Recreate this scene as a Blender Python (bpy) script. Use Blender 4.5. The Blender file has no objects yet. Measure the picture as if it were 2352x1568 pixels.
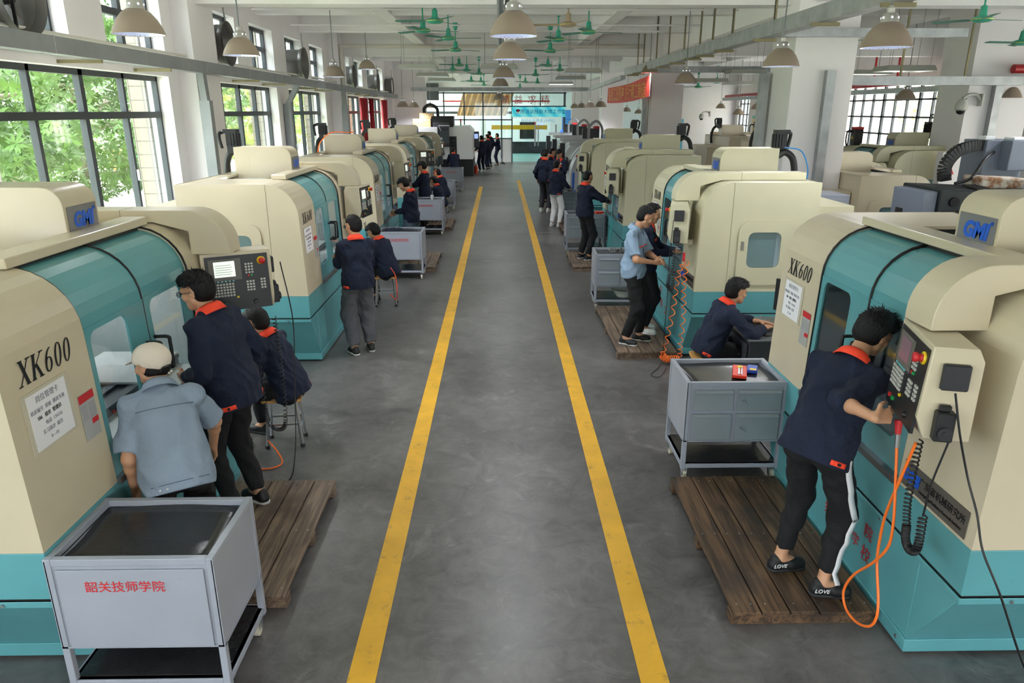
import bpy, bmesh, math, random
import numpy as np
from mathutils import Vector, Matrix, Euler
random.seed(7); np.random.seed(7)
S = bpy.context.scene
COL = S.collection
R = math.radians
# ------------------------------------------------------------------ camera
cam = bpy.data.objects.new('camera', bpy.data.cameras.new('camera')); COL.objects.link(cam)
cam.data.sensor_width = 36.0; cam.data.lens = 36.0*1650/2352
cam.data.clip_start = .05; cam.data.clip_end = 400
cam.location = (0, 0, 2.85)
cam.rotation_euler = (R(90-17.81), 0, R(-0.959))
S.camera = cam
# ------------------------------------------------------------------ world / light / exposure
W = bpy.data.worlds.new('overcast'); S.world = W; W.use_nodes = True
wn = W.node_tree.nodes; wl = W.node_tree.links
bg = wn['Background']
tc = wn.new('ShaderNodeTexCoord'); sep = wn.new('ShaderNodeSeparateXYZ'); rmp = wn.new('ShaderNodeValToRGB')
rmp.color_ramp.elements[0].position = .45; rmp.color_ramp.elements[0].color = (.30, .34, .30, 1)
rmp.color_ramp.elements[1].position = .62; rmp.color_ramp.elements[1].color = (.93, .97, 1, 1)
mp = wn.new('ShaderNodeMapRange'); mp.inputs[1].default_value = -1
wl.new(tc.outputs['Generated'], sep.inputs[0]); wl.new(sep.outputs['Z'], mp.inputs[0]); wl.new(mp.outputs[0], rmp.inputs[0])
wl.new(rmp.outputs[0], bg.inputs['Color']); bg.inputs['Strength'].default_value = 11
S.view_settings.view_transform = 'Standard'; S.view_settings.look = 'None'
S.view_settings.gamma = 1; S.view_settings.use_curve_mapping = False
S.view_settings.exposure = 0.0
S.cycles.max_bounces = 7; S.cycles.diffuse_bounces = 4; S.cycles.glossy_bounces = 3
S.cycles.transmission_bounces = 5; S.cycles.transparent_max_bounces = 12
S.cycles.caustics_reflective = False; S.cycles.caustics_refractive = False
S.cycles.sample_clamp_indirect = 40; S.cycles.use_denoising = True
S.cycles.use_adaptive_sampling = True; S.cycles.adaptive_threshold = .02
sl = bpy.data.lights.new('sun', 'SUN'); sl.energy = 20; sl.angle = R(6); sl.color = (1, .97, .92)
so = bpy.data.objects.new('sun', sl); COL.objects.link(so); so.rotation_euler = (R(-8), R(-17), 0)
def portal(loc, rot, sx, sy):
    l = bpy.data.lights.new('daylight_portal', 'AREA'); l.shape = 'RECTANGLE'; l.size = sx; l.size_y = sy
    l.cycles.is_portal = True
    o = bpy.data.objects.new('daylight_portal', l); COL.objects.link(o); o.location = loc; o.rotation_euler = rot
portal((-5.35, 15, 2.9), (0, R(-90), 0), 3.4, 40)
portal((13.9, 22, 2.4), (0, R(90), 0), 3.6, 36)
portal((4.2, -6.4, 2.75), (R(90), 0, 0), 15, 2.1)
# ------------------------------------------------------------------ materials
def srgb(h):
    h = h.lstrip('#'); c = [int(h[i:i+2], 16)/255 for i in (0, 2, 4)]
    return tuple(((x/12.92) if x <= .04045 else ((x+.055)/1.055)**2.4) for x in c)
MC = {}
def mat(name, col, rough=.5, metal=0, var=0, vscale=3, dirt=None, dscale=8, dlo=.62, dhi=.72, bump=0, bscale=60, emit=0, spec=None, coat=0, sheen=0):
    if name in MC: return MC[name]
    m = bpy.data.materials.new(name); m.use_nodes = True; MC[name] = m
    nt = m.node_tree; N = nt.nodes; L = nt.links; b = N['Principled BSDF']
    c = srgb(col) if isinstance(col, str) else col
    b.inputs['Base Color'].default_value = (*c, 1); b.inputs['Roughness'].default_value = rough; b.inputs['Metallic'].default_value = metal
    if spec is not None: b.inputs['Specular IOR Level'].default_value = spec
    if coat: b.inputs['Coat Weight'].default_value = coat; b.inputs['Coat Roughness'].default_value = .15
    if sheen: b.inputs['Sheen Weight'].default_value = sheen
    if emit: b.inputs['Emission Color'].default_value = (*c, 1); b.inputs['Emission Strength'].default_value = emit
    if var or dirt or bump:
        t = N.new('ShaderNodeTexCoord')
        src = None
        if var:
            n = N.new('ShaderNodeTexNoise'); n.inputs['Scale'].default_value = vscale; n.inputs['Detail'].default_value = 5
            L.new(t.outputs['Object'], n.inputs['Vector'])
            mx = N.new('ShaderNodeMix'); mx.data_type = 'RGBA'; mx.blend_type = 'MIX'
            mx.inputs['A'].default_value = (*[max(0, x*(1-var)) for x in c], 1); mx.inputs['B'].default_value = (*[min(1, x*(1+var)) for x in c], 1)
            mr = N.new('ShaderNodeMapRange'); mr.inputs[1].default_value = .3; mr.inputs[2].default_value = .7
            L.new(n.outputs['Fac'], mr.inputs[0]); L.new(mr.outputs[0], mx.inputs['Factor']); src = mx.outputs['Result']
        if dirt:
            n = N.new('ShaderNodeTexNoise'); n.inputs['Scale'].default_value = dscale; n.inputs['Detail'].default_value = 8; n.inputs['Roughness'].default_value = .7
            L.new(t.outputs['Object'], n.inputs['Vector'])
            mr = N.new('ShaderNodeMapRange'); mr.inputs[1].default_value = dlo; mr.inputs[2].default_value = dhi
            L.new(n.outputs['Fac'], mr.inputs[0])
            mx = N.new('ShaderNodeMix'); mx.data_type = 'RGBA'
            if src: L.new(src, mx.inputs['A'])
            else: mx.inputs['A'].default_value = (*c, 1)
            mx.inputs['B'].default_value = (*srgb(dirt), 1); L.new(mr.outputs[0], mx.inputs['Factor']); src = mx.outputs['Result']
        if src: L.new(src, b.inputs['Base Color'])
        if bump:
            n = N.new('ShaderNodeTexNoise'); n.inputs['Scale'].default_value = bscale; n.inputs['Detail'].default_value = 4
            L.new(t.outputs['Object'], n.inputs['Vector'])
            bp = N.new('ShaderNodeBump'); bp.inputs['Strength'].default_value = bump; bp.inputs['Distance'].default_value = .04 if 'cloth' in name or 'denim' in name or 'shirt' in name else .01
            L.new(n.outputs['Fac'], bp.inputs['Height']); L.new(bp.outputs[0], b.inputs['Normal'])
    return m
def glassmat(name, tint=(.9, .95, .95), alpha=.15, rough=.03):
    if name in MC: return MC[name]
    m = bpy.data.materials.new(name); m.use_nodes = True; MC[name] = m
    nt = m.node_tree; N = nt.nodes; L = nt.links; out = N['Material Output']; N.remove(N['Principled BSDF'])
    tr = N.new('ShaderNodeBsdfTransparent'); tr.inputs[0].default_value = (*tint, 1)
    gl = N.new('ShaderNodeBsdfGlossy'); gl.inputs['Roughness'].default_value = rough; gl.inputs[0].default_value = (.9, .95, 1, 1)
    lw = N.new('ShaderNodeLayerWeight'); lw.inputs[0].default_value = .5
    fr = N.new('ShaderNodeMath'); fr.operation = 'POWER'; fr.inputs[1].default_value = 4; L.new(lw.outputs['Facing'], fr.inputs[0])
    mr = N.new('ShaderNodeMath'); mr.operation = 'MULTIPLY_ADD'; mr.inputs[1].default_value = .5; mr.inputs[2].default_value = alpha*.3
    mx = N.new('ShaderNodeMixShader'); L.new(fr.outputs[0], mr.inputs[0]); L.new(mr.outputs[0], mx.inputs[0])
    L.new(tr.outputs[0], mx.inputs[1]); L.new(gl.outputs[0], mx.inputs[2]); L.new(mx.outputs[0], out.inputs[0])
    return m
def floormat():
    m = bpy.data.materials.new('polished concrete'); m.use_nodes = True; nt = m.node_tree; N = nt.nodes; L = nt.links; b = N['Principled BSDF']
    t = N.new('ShaderNodeTexCoord')
    def noise(sc, det, rg=.6, dist=0):
        n = N.new('ShaderNodeTexNoise'); n.inputs['Scale'].default_value = sc; n.inputs['Detail'].default_value = det; n.inputs['Roughness'].default_value = rg
        n.inputs['Distortion'].default_value = dist; L.new(t.outputs['Object'], n.inputs['Vector']); return n
    n1 = noise(.7, 6, .6, .4); n2 = noise(5, 9, .72, .8); n3 = noise(160, 2)
    r = N.new('ShaderNodeValToRGB'); e = r.color_ramp.elements
    e[0].position = .34; e[0].color = (*srgb('#3d3b3b'), 1); e[1].position = .64; e[1].color = (*srgb('#767372'), 1)
    a = N.new('ShaderNodeMath'); a.operation = 'ADD'; h = N.new('ShaderNodeMath'); h.operation = 'MULTIPLY'; h.inputs[1].default_value = .5
    L.new(n1.outputs[0], a.inputs[0]); L.new(n2.outputs[0], a.inputs[1]); L.new(a.outputs[0], h.inputs[0]); L.new(h.outputs[0], r.inputs[0])
    n4 = noise(2.2, 10, .75, 1.5); mr = N.new('ShaderNodeMapRange'); mr.inputs[1].default_value = .56; mr.inputs[2].default_value = .74; mr.inputs[4].default_value = .55
    L.new(n4.outputs[0], mr.inputs[0]); mx = N.new('ShaderNodeMix'); mx.data_type = 'RGBA'; L.new(mr.outputs[0], mx.inputs['Factor'])
    L.new(r.outputs[0], mx.inputs['A']); mx.inputs['B'].default_value = (*srgb('#9a9896'), 1)
    L.new(mx.outputs['Result'], b.inputs['Base Color'])
    rr = N.new('ShaderNodeMapRange'); rr.inputs[3].default_value = .24; rr.inputs[4].default_value = .46; L.new(n2.outputs[0], rr.inputs[0]); L.new(rr.outputs[0], b.inputs['Roughness'])
    bp = N.new('ShaderNodeBump'); bp.inputs['Strength'].default_value = .06; bp.inputs['Distance'].default_value = .01; L.new(n3.outputs[0], bp.inputs['Height']); L.new(bp.outputs[0], b.inputs['Normal'])
    return m
def woodmat(name, c1, c2, dark, rough=.6):
    m = bpy.data.materials.new(name); m.use_nodes = True; nt = m.node_tree; N = nt.nodes; L = nt.links; b = N['Principled BSDF']
    t = N.new('ShaderNodeTexCoord'); mp = N.new('ShaderNodeMapping'); mp.inputs['Scale'].default_value = (1, .06, 1); L.new(t.outputs['Object'], mp.inputs[0])
    oi = N.new('ShaderNodeObjectInfo'); 
    n = N.new('ShaderNodeTexNoise'); n.inputs['Scale'].default_value = 30; n.inputs['Detail'].default_value = 6; n.inputs['Distortion'].default_value = 1.2; L.new(mp.outputs[0], n.inputs['Vector'])
    n2 = N.new('ShaderNodeTexNoise'); n2.inputs['Scale'].default_value = 3; n2.inputs['Detail'].default_value = 6; L.new(t.outputs['Object'], n2.inputs['Vector'])
    r = N.new('ShaderNodeValToRGB'); e = r.color_ramp.elements; e[0].position = .38; e[0].color = (*srgb(c1), 1); e[1].position = .6; e[1].color = (*srgb(c2), 1); L.new(n.outputs[0], r.inputs[0])
    mr = N.new('ShaderNodeMapRange'); mr.inputs[1].default_value = .5; mr.inputs[2].default_value = .72; mr.inputs[4].default_value = .8; L.new(n2.outputs[0], mr.inputs[0])
    mx = N.new('ShaderNodeMix'); mx.data_type = 'RGBA'; L.new(mr.outputs[0], mx.inputs['Factor']); L.new(r.outputs[0], mx.inputs['A']); mx.inputs['B'].default_value = (*srgb(dark), 1)
    L.new(mx.outputs['Result'], b.inputs['Base Color']); b.inputs['Roughness'].default_value = rough
    bp = N.new('ShaderNodeBump'); bp.inputs['Strength'].default_value = .3; bp.inputs['Distance'].default_value = .01; L.new(n.outputs[0], bp.inputs['Height']); L.new(bp.outputs[0], b.inputs['Normal'])
    MC[name] = m; return m
def tilemat(name, c, grout, sx=.2, sy=.2):
    m = bpy.data.materials.new(name); m.use_nodes = True; nt = m.node_tree; N = nt.nodes; L = nt.links; b = N['Principled BSDF']
    t = N.new('ShaderNodeTexCoord'); sp = N.new('ShaderNodeSeparateXYZ'); L.new(t.outputs['Object'], sp.inputs[0])
    def line(sock, s):
        d = N.new('ShaderNodeMath'); d.operation = 'PINGPONG'; d.inputs[1].default_value = s/2; L.new(sock, d.inputs[0])
        g = N.new('ShaderNodeMath'); g.operation = 'LESS_THAN'; g.inputs[1].default_value = .008; L.new(d.outputs[0], g.inputs[0]); return g.outputs[0]
    ad = N.new('ShaderNodeMath'); ad.operation = 'ADD'; L.new(sp.outputs['X'], ad.inputs[0]); L.new(sp.outputs['Y'], ad.inputs[1])
    a = line(ad.outputs[0], sx); c2 = line(sp.outputs['Z'], sy); mxm = N.new('ShaderNodeMath'); mxm.operation = 'MAXIMUM'; L.new(a, mxm.inputs[0]); L.new(c2, mxm.inputs[1])
    mx = N.new('ShaderNodeMix'); mx.data_type = 'RGBA'; L.new(mxm.outputs[0], mx.inputs['Factor']); mx.inputs['A'].default_value = (*srgb(c), 1); mx.inputs['B'].default_value = (*srgb(grout), 1)
    L.new(mx.outputs['Result'], b.inputs['Base Color']); b.inputs['Roughness'].default_value = .35; MC[name] = m; return m
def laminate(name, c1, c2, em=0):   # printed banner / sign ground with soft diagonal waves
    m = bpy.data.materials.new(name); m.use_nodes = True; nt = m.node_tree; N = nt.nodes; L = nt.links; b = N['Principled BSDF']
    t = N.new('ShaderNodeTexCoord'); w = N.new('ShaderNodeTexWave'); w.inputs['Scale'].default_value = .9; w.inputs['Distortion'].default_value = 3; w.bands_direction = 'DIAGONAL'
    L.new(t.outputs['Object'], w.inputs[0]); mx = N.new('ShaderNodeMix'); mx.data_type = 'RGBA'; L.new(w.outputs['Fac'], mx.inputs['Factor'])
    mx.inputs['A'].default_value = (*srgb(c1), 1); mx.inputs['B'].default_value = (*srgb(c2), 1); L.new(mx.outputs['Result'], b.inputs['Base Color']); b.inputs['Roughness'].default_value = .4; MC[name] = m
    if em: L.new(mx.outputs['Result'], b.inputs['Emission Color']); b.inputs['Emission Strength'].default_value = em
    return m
cream = mat('cream enamel', '#cbbfa5', .3, var=.05, vscale=2, dirt='#b59c6a', dscale=3, dlo=.66, dhi=.95)
cream2 = mat('cream enamel greener', '#c8c3a6', .42, var=.05, vscale=2, dirt='#b59c6a', dscale=3, dlo=.68, dhi=.95)
teal = mat('teal enamel', '#5c9fa6', .38, var=.07, vscale=2.5, dirt='#2d6f74', dscale=7, dlo=.66, dhi=.85)
teald = mat('teal door enamel', '#5f9da4', .2, var=.04, vscale=1.5)
blackp = mat('black plastic', '#1b1b1d', .45)
darkp = mat('charcoal panel', '#34363a', .5)
steel = mat('steel', '#b8bcc0', .3, 1)
galv = mat('galvanised steel', '#a5a8aa', .45, .6, var=.18, vscale=5)
zinc = mat('painted tray steel', '#8c8f93', .5, .2, var=.1, vscale=3)
greyen = mat('grey enamel', '#9da2ae', .4, var=.05, vscale=3, dirt='#6d7075', dscale=9, dlo=.7, dhi=.8)
greyen2 = mat('darker grey enamel', '#8d959c', .42, var=.06, vscale=3)
rubber = mat('black rubber mat', '#29292b', .24, var=.15, vscale=6, bump=.15, bscale=30)
white = mat('white paint', '#f0ecee', .75, var=.025, vscale=.8, dirt='#c9c5c0', dscale=1.6, dlo=.66, dhi=.9)
ceilm = mat('ceiling paint', '#f1efef', .85, var=.03, vscale=.7)
frame = mat('dark window frame', '#2c3238', .45)
paper = mat('paper', '#e8e7ea', .6)
inkm = mat('black ink', '#15151a', .5)
faint = mat('grey print', '#8b8b95', .6)
redm = mat('red paint', '#c8272d', .5)
redink = mat('red characters', '#b8343c', .5)
yel = mat('yellow plastic', '#f0c81e', .4)
bluem = mat('blue plastic', '#1f5fc4', .35)
grn = mat('green plastic', '#1fa050', .4)
orange = mat('orange hose', '#ff7a2a', .4)
rodm = mat('grey rod', '#7d8488', .5)
brass = mat('yellowed steel angle', '#8d8465', .5, .3)
navy = mat('navy cloth', '#111b33', .9, var=.18, vscale=9, bump=.4, bscale=14)
collar = mat('orange red collar', '#ff4a2c', .8, bump=.2, bscale=40)
blackcl = mat('black cloth', '#0e0e12', .85, var=.2, vscale=8, bump=.25, bscale=18)
greycl = mat('grey cloth', '#55575d', .9, var=.1, vscale=8, bump=.25, bscale=18)
denim = mat('pale denim', '#a9b6c9', .85, var=.12, vscale=8, bump=.25, bscale=18)
denim2 = mat('blue grey denim', '#5d6f84', .85, var=.12, vscale=8, bump=.25, bscale=18)
shirtg = mat('grey blue shirt cloth', '#8493a5', .8, var=.07, vscale=6, bump=.6, bscale=9)
shirtb = mat('pale blue shirt cloth', '#8ba3bb', .8, var=.07, vscale=6, bump=.6, bscale=9)
capm = mat('beige cap cloth', '#ddd0c0', .85, bump=.2, bscale=40)
skin = mat('skin', '#c99776', .5, var=.06, vscale=12); skin2 = mat('deeper skin', '#b07f60', .5, var=.06, vscale=12)
hairm = mat('black hair', '#0a090b', .5, var=.3, vscale=60, bump=.6, bscale=130, spec=.3)
shoeb = mat('black shoe', '#141416', .55); shoew = mat('white shoe', '#d9dbd8', .5)
whitecl = mat('white cloth', '#e9e9ec', .8)
G = glassmat('window glass', (.93, .97, .97), .12)
GD = glassmat('machine glass', (.72, .82, .85), .35, .05)
wood = woodmat('weathered pine', '#5d4b3d', '#84705d', '#3f352d'); woodd = woodmat('oil stained pine', '#3d2e22', '#6b5139', '#231e1a')
seatw = woodmat('varnished seat', '#b9854a', '#d9a764', '#a9743e', .35)
# ------------------------------------------------------------------ mesh builders
def link(name, me, parent=None, mats=None, smooth=None):
    o = bpy.data.objects.new(name, me); COL.objects.link(o)
    if mats:
        for m in (mats if isinstance(mats, (list, tuple)) else [mats]): me.materials.append(m)
    if parent: o.parent = parent
    if smooth is not None:
        me.shade_smooth()
        if smooth < 180: me.set_sharp_from_angle(angle=R(smooth))
    return o
class MB:
    def __init__(s): s.v = []; s.f = []; s.mi = []; s.cur = 0
    def add(s, vs, fs):
        n = len(s.v); s.v += [tuple(v) for v in vs]; s.f += [tuple(i+n for i in f) for f in fs]; s.mi += [s.cur]*len(fs); return s
    def m(s, i): s.cur = i; return s
    def box(s, x0, x1, y0, y1, z0, z1):
        vs = [(x, y, z) for z in (z0, z1) for y in (y0, y1) for x in (x0, x1)]
        return s.add(vs, [(0, 2, 3, 1), (4, 5, 7, 6), (0, 1, 5, 4), (2, 6, 7, 3), (0, 4, 6, 2), (1, 3, 7, 5)])
    def obox(s, c, d, M):
        hx, hy, hz = [q/2 for q in d]
        vs = [tuple(Vector(c)+M @ Vector((x, y, z))) for z in (-hz, hz) for y in (-hy, hy) for x in (-hx, hx)]
        return s.add(vs, [(0, 2, 3, 1), (4, 5, 7, 6), (0, 1, 5, 4), (2, 6, 7, 3), (0, 4, 6, 2), (1, 3, 7, 5)])
    def bar(s, a, b, w, h=None):
        a, b = Vector(a), Vector(b); d = b-a; h = h or w
        return s.obox((a+b)/2, (w, h, d.length), d.to_track_quat('Z', 'Y').to_matrix())
    def tube(s, pts, r, n=8, caps=True):
        pts = [Vector(p) for p in pts]; k = len(pts); vs = []; fs = []; up = None
        for i, p in enumerate(pts):
            t = (pts[min(i+1, k-1)]-pts[max(i-1, 0)]).normalized()
            if up is None: up = t.orthogonal().normalized()
            up = (up-t*up.dot(t)); up = up.normalized() if up.length > 1e-6 else t.orthogonal().normalized()
            w = t.cross(up); rr = r[i] if isinstance(r, (list, tuple)) else r
            for j in range(n):
                a = 2*math.pi*j/n; vs.append(p+(up*math.cos(a)+w*math.sin(a))*rr)
        for i in range(k-1):
            for j in range(n): fs.append((i*n+j, i*n+(j+1) % n, (i+1)*n+(j+1) % n, (i+1)*n+j))
        if caps: fs.append(tuple(range(n))[::-1]); fs.append(tuple((k-1)*n+j for j in range(n)))
        return s.add(vs, fs)
    def cyl(s, a, b, r, n=16): return s.tube([a, b], r, n)
    def lathe(s, prof, c=(0, 0, 0), n=24, M=None):
        vs = []; fs = []
        for (r, z) in prof:
            for j in range(n):
                a = 2*math.pi*j/n; p = Vector((r*math.cos(a), r*math.sin(a), z))
                if M: p = M @ p
                vs.append(Vector(c)+p)
        for i in range(len(prof)-1):
            for j in range(n): fs.append((i*n+j, i*n+(j+1) % n, (i+1)*n+(j+1) % n, (i+1)*n+j))
        return s.add(vs, fs)
    def prism(s, poly, axis, a, b):   # polygon in the other two axes, extruded along axis
        def P(u, v, w): return {'x': (w, u, v), 'y': (u, w, v), 'z': (u, v, w)}[axis]
        n = len(poly); vs = [P(u, v, a) for u, v in poly]+[P(u, v, b) for u, v in poly]
        fs = [tuple(range(n)), tuple(range(2*n-1, n-1, -1))]+[(i, i+n, (i+1) % n+n, (i+1) % n) for i in range(n)]
        return s.add(vs, fs)
    def mesh(s, fix=True):
        me = bpy.data.meshes.new('m'); me.from_pydata(s.v, [], s.f)
        for p, i in zip(me.polygons, s.mi): p.material_index = i
        if fix:
            bm = bmesh.new(); bm.from_mesh(me); bmesh.ops.recalc_face_normals(bm, faces=bm.faces); bm.to_mesh(me); bm.free()
        return me
    def build(s, name, mats, parent=None, smooth=None, bevel=0, seg=2):
        o = link(name, s.mesh(), parent, mats, smooth)
        if bevel:
            b = o.modifiers.new('bevel', 'BEVEL'); b.width = bevel; b.segments = seg; b.limit_method = 'ANGLE'; b.angle_limit = R(50)
        return o
def tag(o, label=None, cat=None, group=None, kind=None):
    if label: o['label'] = label
    if cat: o['category'] = cat
    if group: o['group'] = group
    if kind: o['kind'] = kind
    return o
def empty(name, loc=(0, 0, 0), rz=0):
    o = bpy.data.objects.new(name, None); COL.objects.link(o); o.location = loc; o.rotation_euler = (0, 0, rz); o.empty_display_size = .1; return o
def struct(o, label=None): o['kind'] = 'structure'; (label and o.__setitem__('label', label)); return o
KIDS = {}
def tree_copy(o, parent=None, skip=()):
    c = o.copy(); COL.objects.link(c); c.parent = parent
    for ch in [q for q in bpy.data.objects if q.parent == o]:
        if ch.get('opt') in skip and ch.get('opt'): continue
        tree_copy(ch, c, skip)
    return c
def to_mesh(cu_ob):
    dg = bpy.context.evaluated_depsgraph_get(); me = bpy.data.meshes.new_from_object(cu_ob.evaluated_get(dg)); bpy.data.objects.remove(cu_ob); return me
def text(body, size, name, m, parent, M, depth=.001, shear=0, sx=1, bold=0, align='CENTER'):
    cu = bpy.data.curves.new('t', 'FONT'); cu.body = body; cu.size = size; cu.align_x = align; cu.align_y = 'CENTER'; cu.extrude = depth; cu.shear = shear; cu.offset = bold; cu.resolution_u = 3
    ob = bpy.data.objects.new('t', cu); COL.objects.link(ob); me = to_mesh(ob)
    T = M @ Matrix.Diagonal((sx, 1, 1, 1)); me.transform(T); me.materials.clear(); return link(name, me, parent, m)
def plate(outer, holes, th, name, m, parent, M, bevel=0):
    cu = bpy.data.curves.new('p', 'CURVE'); cu.dimensions = '2D'; cu.fill_mode = 'BOTH'; cu.extrude = th/2
    for lp in [outer]+holes:
        sp = cu.splines.new('POLY'); sp.points.add(len(lp)-1); sp.use_cyclic_u = True
        for p, q in zip(sp.points, lp): p.co = (q[0], q[1], 0, 1)
    ob = bpy.data.objects.new('p', cu); COL.objects.link(ob); me = to_mesh(ob); me.transform(M); me.materials.clear()
    return link(name, me, parent, m, 40)
def rrect(x0, x1, y0, y1, r, n=5):
    out = []
    for cx, cy, a0 in ((x1-r, y1-r, 0), (x0+r, y1-r, 90), (x0+r, y0+r, 180), (x1-r, y0+r, 270)):
        for i in range(n+1):
            a = R(a0+90*i/n); out.append((cx+r*math.cos(a), cy+r*math.sin(a)))
    return out
def basis(o, x, y):   # matrix placing local XY plane at o with given axes
    x = Vector(x).normalized(); y = Vector(y).normalized(); z = x.cross(y)
    m = Matrix((x, y, z)).transposed().to_4x4(); m.translation = Vector(o); return m
def bez(pts, n=12):  # Catmull-Rom through points
    pts = [Vector(p) for p in pts]; P = [pts[0]*2-pts[1]]+pts+[pts[-1]*2-pts[-2]]; out = []
    for i in range(1, len(P)-2):
        for k in range(n):
            t = k/n; a, b, c, d = P[i-1], P[i], P[i+1], P[i+2]
            out.append(.5*((2*b)+(c-a)*t+(2*a-5*b+4*c-d)*t*t+(3*b-a-3*c+d)*t**3))
    out.append(pts[-1]); return out
def coil(path, r, turns, n=10):   # helix round a path
    P = bez(path, 24); L = len(P); out = []; N = int(turns*n); up = Vector((0.3, 1, .2)).normalized()
    for i in range(N+1):
        f = i/N*(L-1); k = min(int(f), L-2); p = P[k].lerp(P[k+1], f-k); t = (P[k+1]-P[k]).normalized(); u = (up-t*up.dot(t)).normalized(); w = t.cross(u); a = 2*math.pi*i/n
        out.append(p+(u*math.cos(a)+w*math.sin(a))*r)
    return out
# ================================================================== ROOM
XL, XR, YB, YF = -5.0, 13.5, -6.0, 43.0
fl = MB().box(XL-.3, XR+.3, YB, 66, -.2, 0).build('floor', [floormat()]); struct(fl)
CZ = 5.2
c = MB().box(XL-.3, XR+.3, YB, YF+.3, CZ, CZ+.2).build('ceiling', ceilm); struct(c)
b = MB()
for y in (1.5, 12.5, 23.5, 34.4): b.box(XL, XR, y-.2, y+.2, 4.43, CZ)
for y0, y1 in ((1.7, 12.3), (12.7, 23.3), (23.7, 34.2), (34.6, 43)):
    for k in (1, 2):
        y = y0+(y1-y0)*k/3; b.box(XL, XR, y-.13, y+.13, 4.735, CZ)
o = b.build('ceiling_beam_cross', ceilm); struct(o)
b = MB()
for x, w, z in ((-2.35, .15, 4.72), (2.5, .15, 4.72), (5.1, .22, 4.442), (9.3, .15, 4.72)): b.box(x-w, x+w, YB, YF, z, CZ)
struct(b.build('ceiling_beam_long', ceilm))
struct(MB().box(XL, XR, YF-.2, YF+.15, 3.85, CZ).build('wall_far_header', white))
# left wall with two rows of windows
WIN = [(-5.2, -1.3), (-.2, 3.6), (4.9, 6.3), (7.6, 11.65), (13.3, 17.2), (18.15, 21.9), (24.2, 28.0), (29.0, 32.8), (35.4, 42.0)]
WIN[1:4] = [(-.6, 2.9), (3.6, 6.9), (7.45, 11.65)]
SILL, HEAD, S2, H2 = 1.25, 3.34, 3.66, 4.52
b = MB(); b.box(XL-.35, XL, YB, YF, 0, SILL); b.box(XL-.35, XL, YB, YF, HEAD, S2); b.box(XL-.35, XL, YB, YF, H2, CZ)
prev = YB
for a, c in WIN: b.box(XL-.35, XL, prev, a, SILL, HEAD); b.box(XL-.35, XL, prev, a, S2, H2); prev = c
b.box(XL-.35, XL, prev, YF, SILL, H2)
for a, c in WIN: mid = (a+c)/2; b.box(XL-.35, XL, mid-.42, mid+.42, S2, H2)
for y in (12.5, 23.2, 34.0): b.box(XL, XL+.28, y-.5, y+.5, 0, CZ)
struct(b.build('wall_left', white))
def winframe(x, y0, y1, z0, z1, ny, zs, th=.05, heavy=None):
    f = MB(); f.box(x-.04, x+.04, y0, y1, z0, z0+.07); f.box(x-.04, x+.04, y0, y1, z1-.07, z1)
    for k in range(ny+1):
        y = y0+(y1-y0)*k/ny; t = .045 if (k*2 == ny or k in (0, ny)) else .03; f.box(x-.04, x+.04, max(y0, y-t), min(y1, y+t), z0, z1)
    for z in zs: f.box(x-.045, x+.045, y0, y1, z-.045, z+.045)
    return f
n = 0
for i, (a, c) in enumerate(WIN):
    n += 1; o = winframe(XL-.22, a, c, SILL, HEAD, 4, (2.79,)).build('window_%d' % n, frame); struct(o)
    g = MB().box(XL-.225, XL-.215, a, c, SILL, HEAD).build('pane', G, o)
    if i in (3, 4, 5):
        h = MB()
        for q in (.25, .75): h.box(XL-.18, XL-.14, a+(c-a)*q-.015, a+(c-a)*q+.015, 1.9, 2.05)
        h.build('handle', steel, o)
    mid = (a+c)/2
    for p, q in ((a, mid-.42), (mid+.42, c)):
        n += 1; o = winframe(XL-.22, p, q, S2, H2, 2, (4.12,)).build('window_%d' % n, frame); struct(o)
        MB().box(XL-.225, XL-.215, p, q, S2, H2).build('pane', G, o)
# right wall: tall gridded windows
RW = [(-3, 6), (8, 13.2), (22.0, 29.6), (31.0, 33.0), (36.2, 37.8), (40.6, 42.4)]
b = MB(); b.box(XR, XR+.3, YB, YF, 0, .35); b.box(XR, XR+.3, YB, YF, 3.75, CZ); prev = YB
for a, c in RW: b.box(XR, XR+.3, prev, a, .35, 3.75); prev = c
b.box(XR, XR+.3, prev, YF, .35, 3.75)
for y in (21.2, 34.5): b.box(XR-.35, XR, y-.6, y+.6, 0, CZ)
struct(b.build('wall_right', white))
for a, c in RW:
    n += 1; k = max(3, round((c-a)/.75)); f = MB(); x = XR+.12
    for j in range(k+1):
        y = a+(c-a)*j/k; t = .055 if j % 3 == 0 else .03; f.box(x-.04, x+.04, max(a, y-t), min(c, y+t), .35, 3.75)
    for z in (.37, .95, 1.5, 2.07, 2.64, 3.2, 3.72): f.box(x-.04, x+.04, a, c, z-.03, z+.03)
    o = f.build('window_%d' % n, frame); struct(o); MB().box(x-.005, x+.005, a, c, .35, 3.75).build('pane', G, o)
b = MB(); b.box(XL, XR, YB-.3, YB, 0, 1.8); b.box(XL, XR, YB-.3, YB, 3.7, CZ)
for x0, x1 in ((-5, -3), (1.2, 2.2), (6.4, 7.4), (11.6, 13.5)): b.box(x0, x1, YB-.3, YB, 1.8, 3.7)
struct(b.build('wall_back', white))
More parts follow.
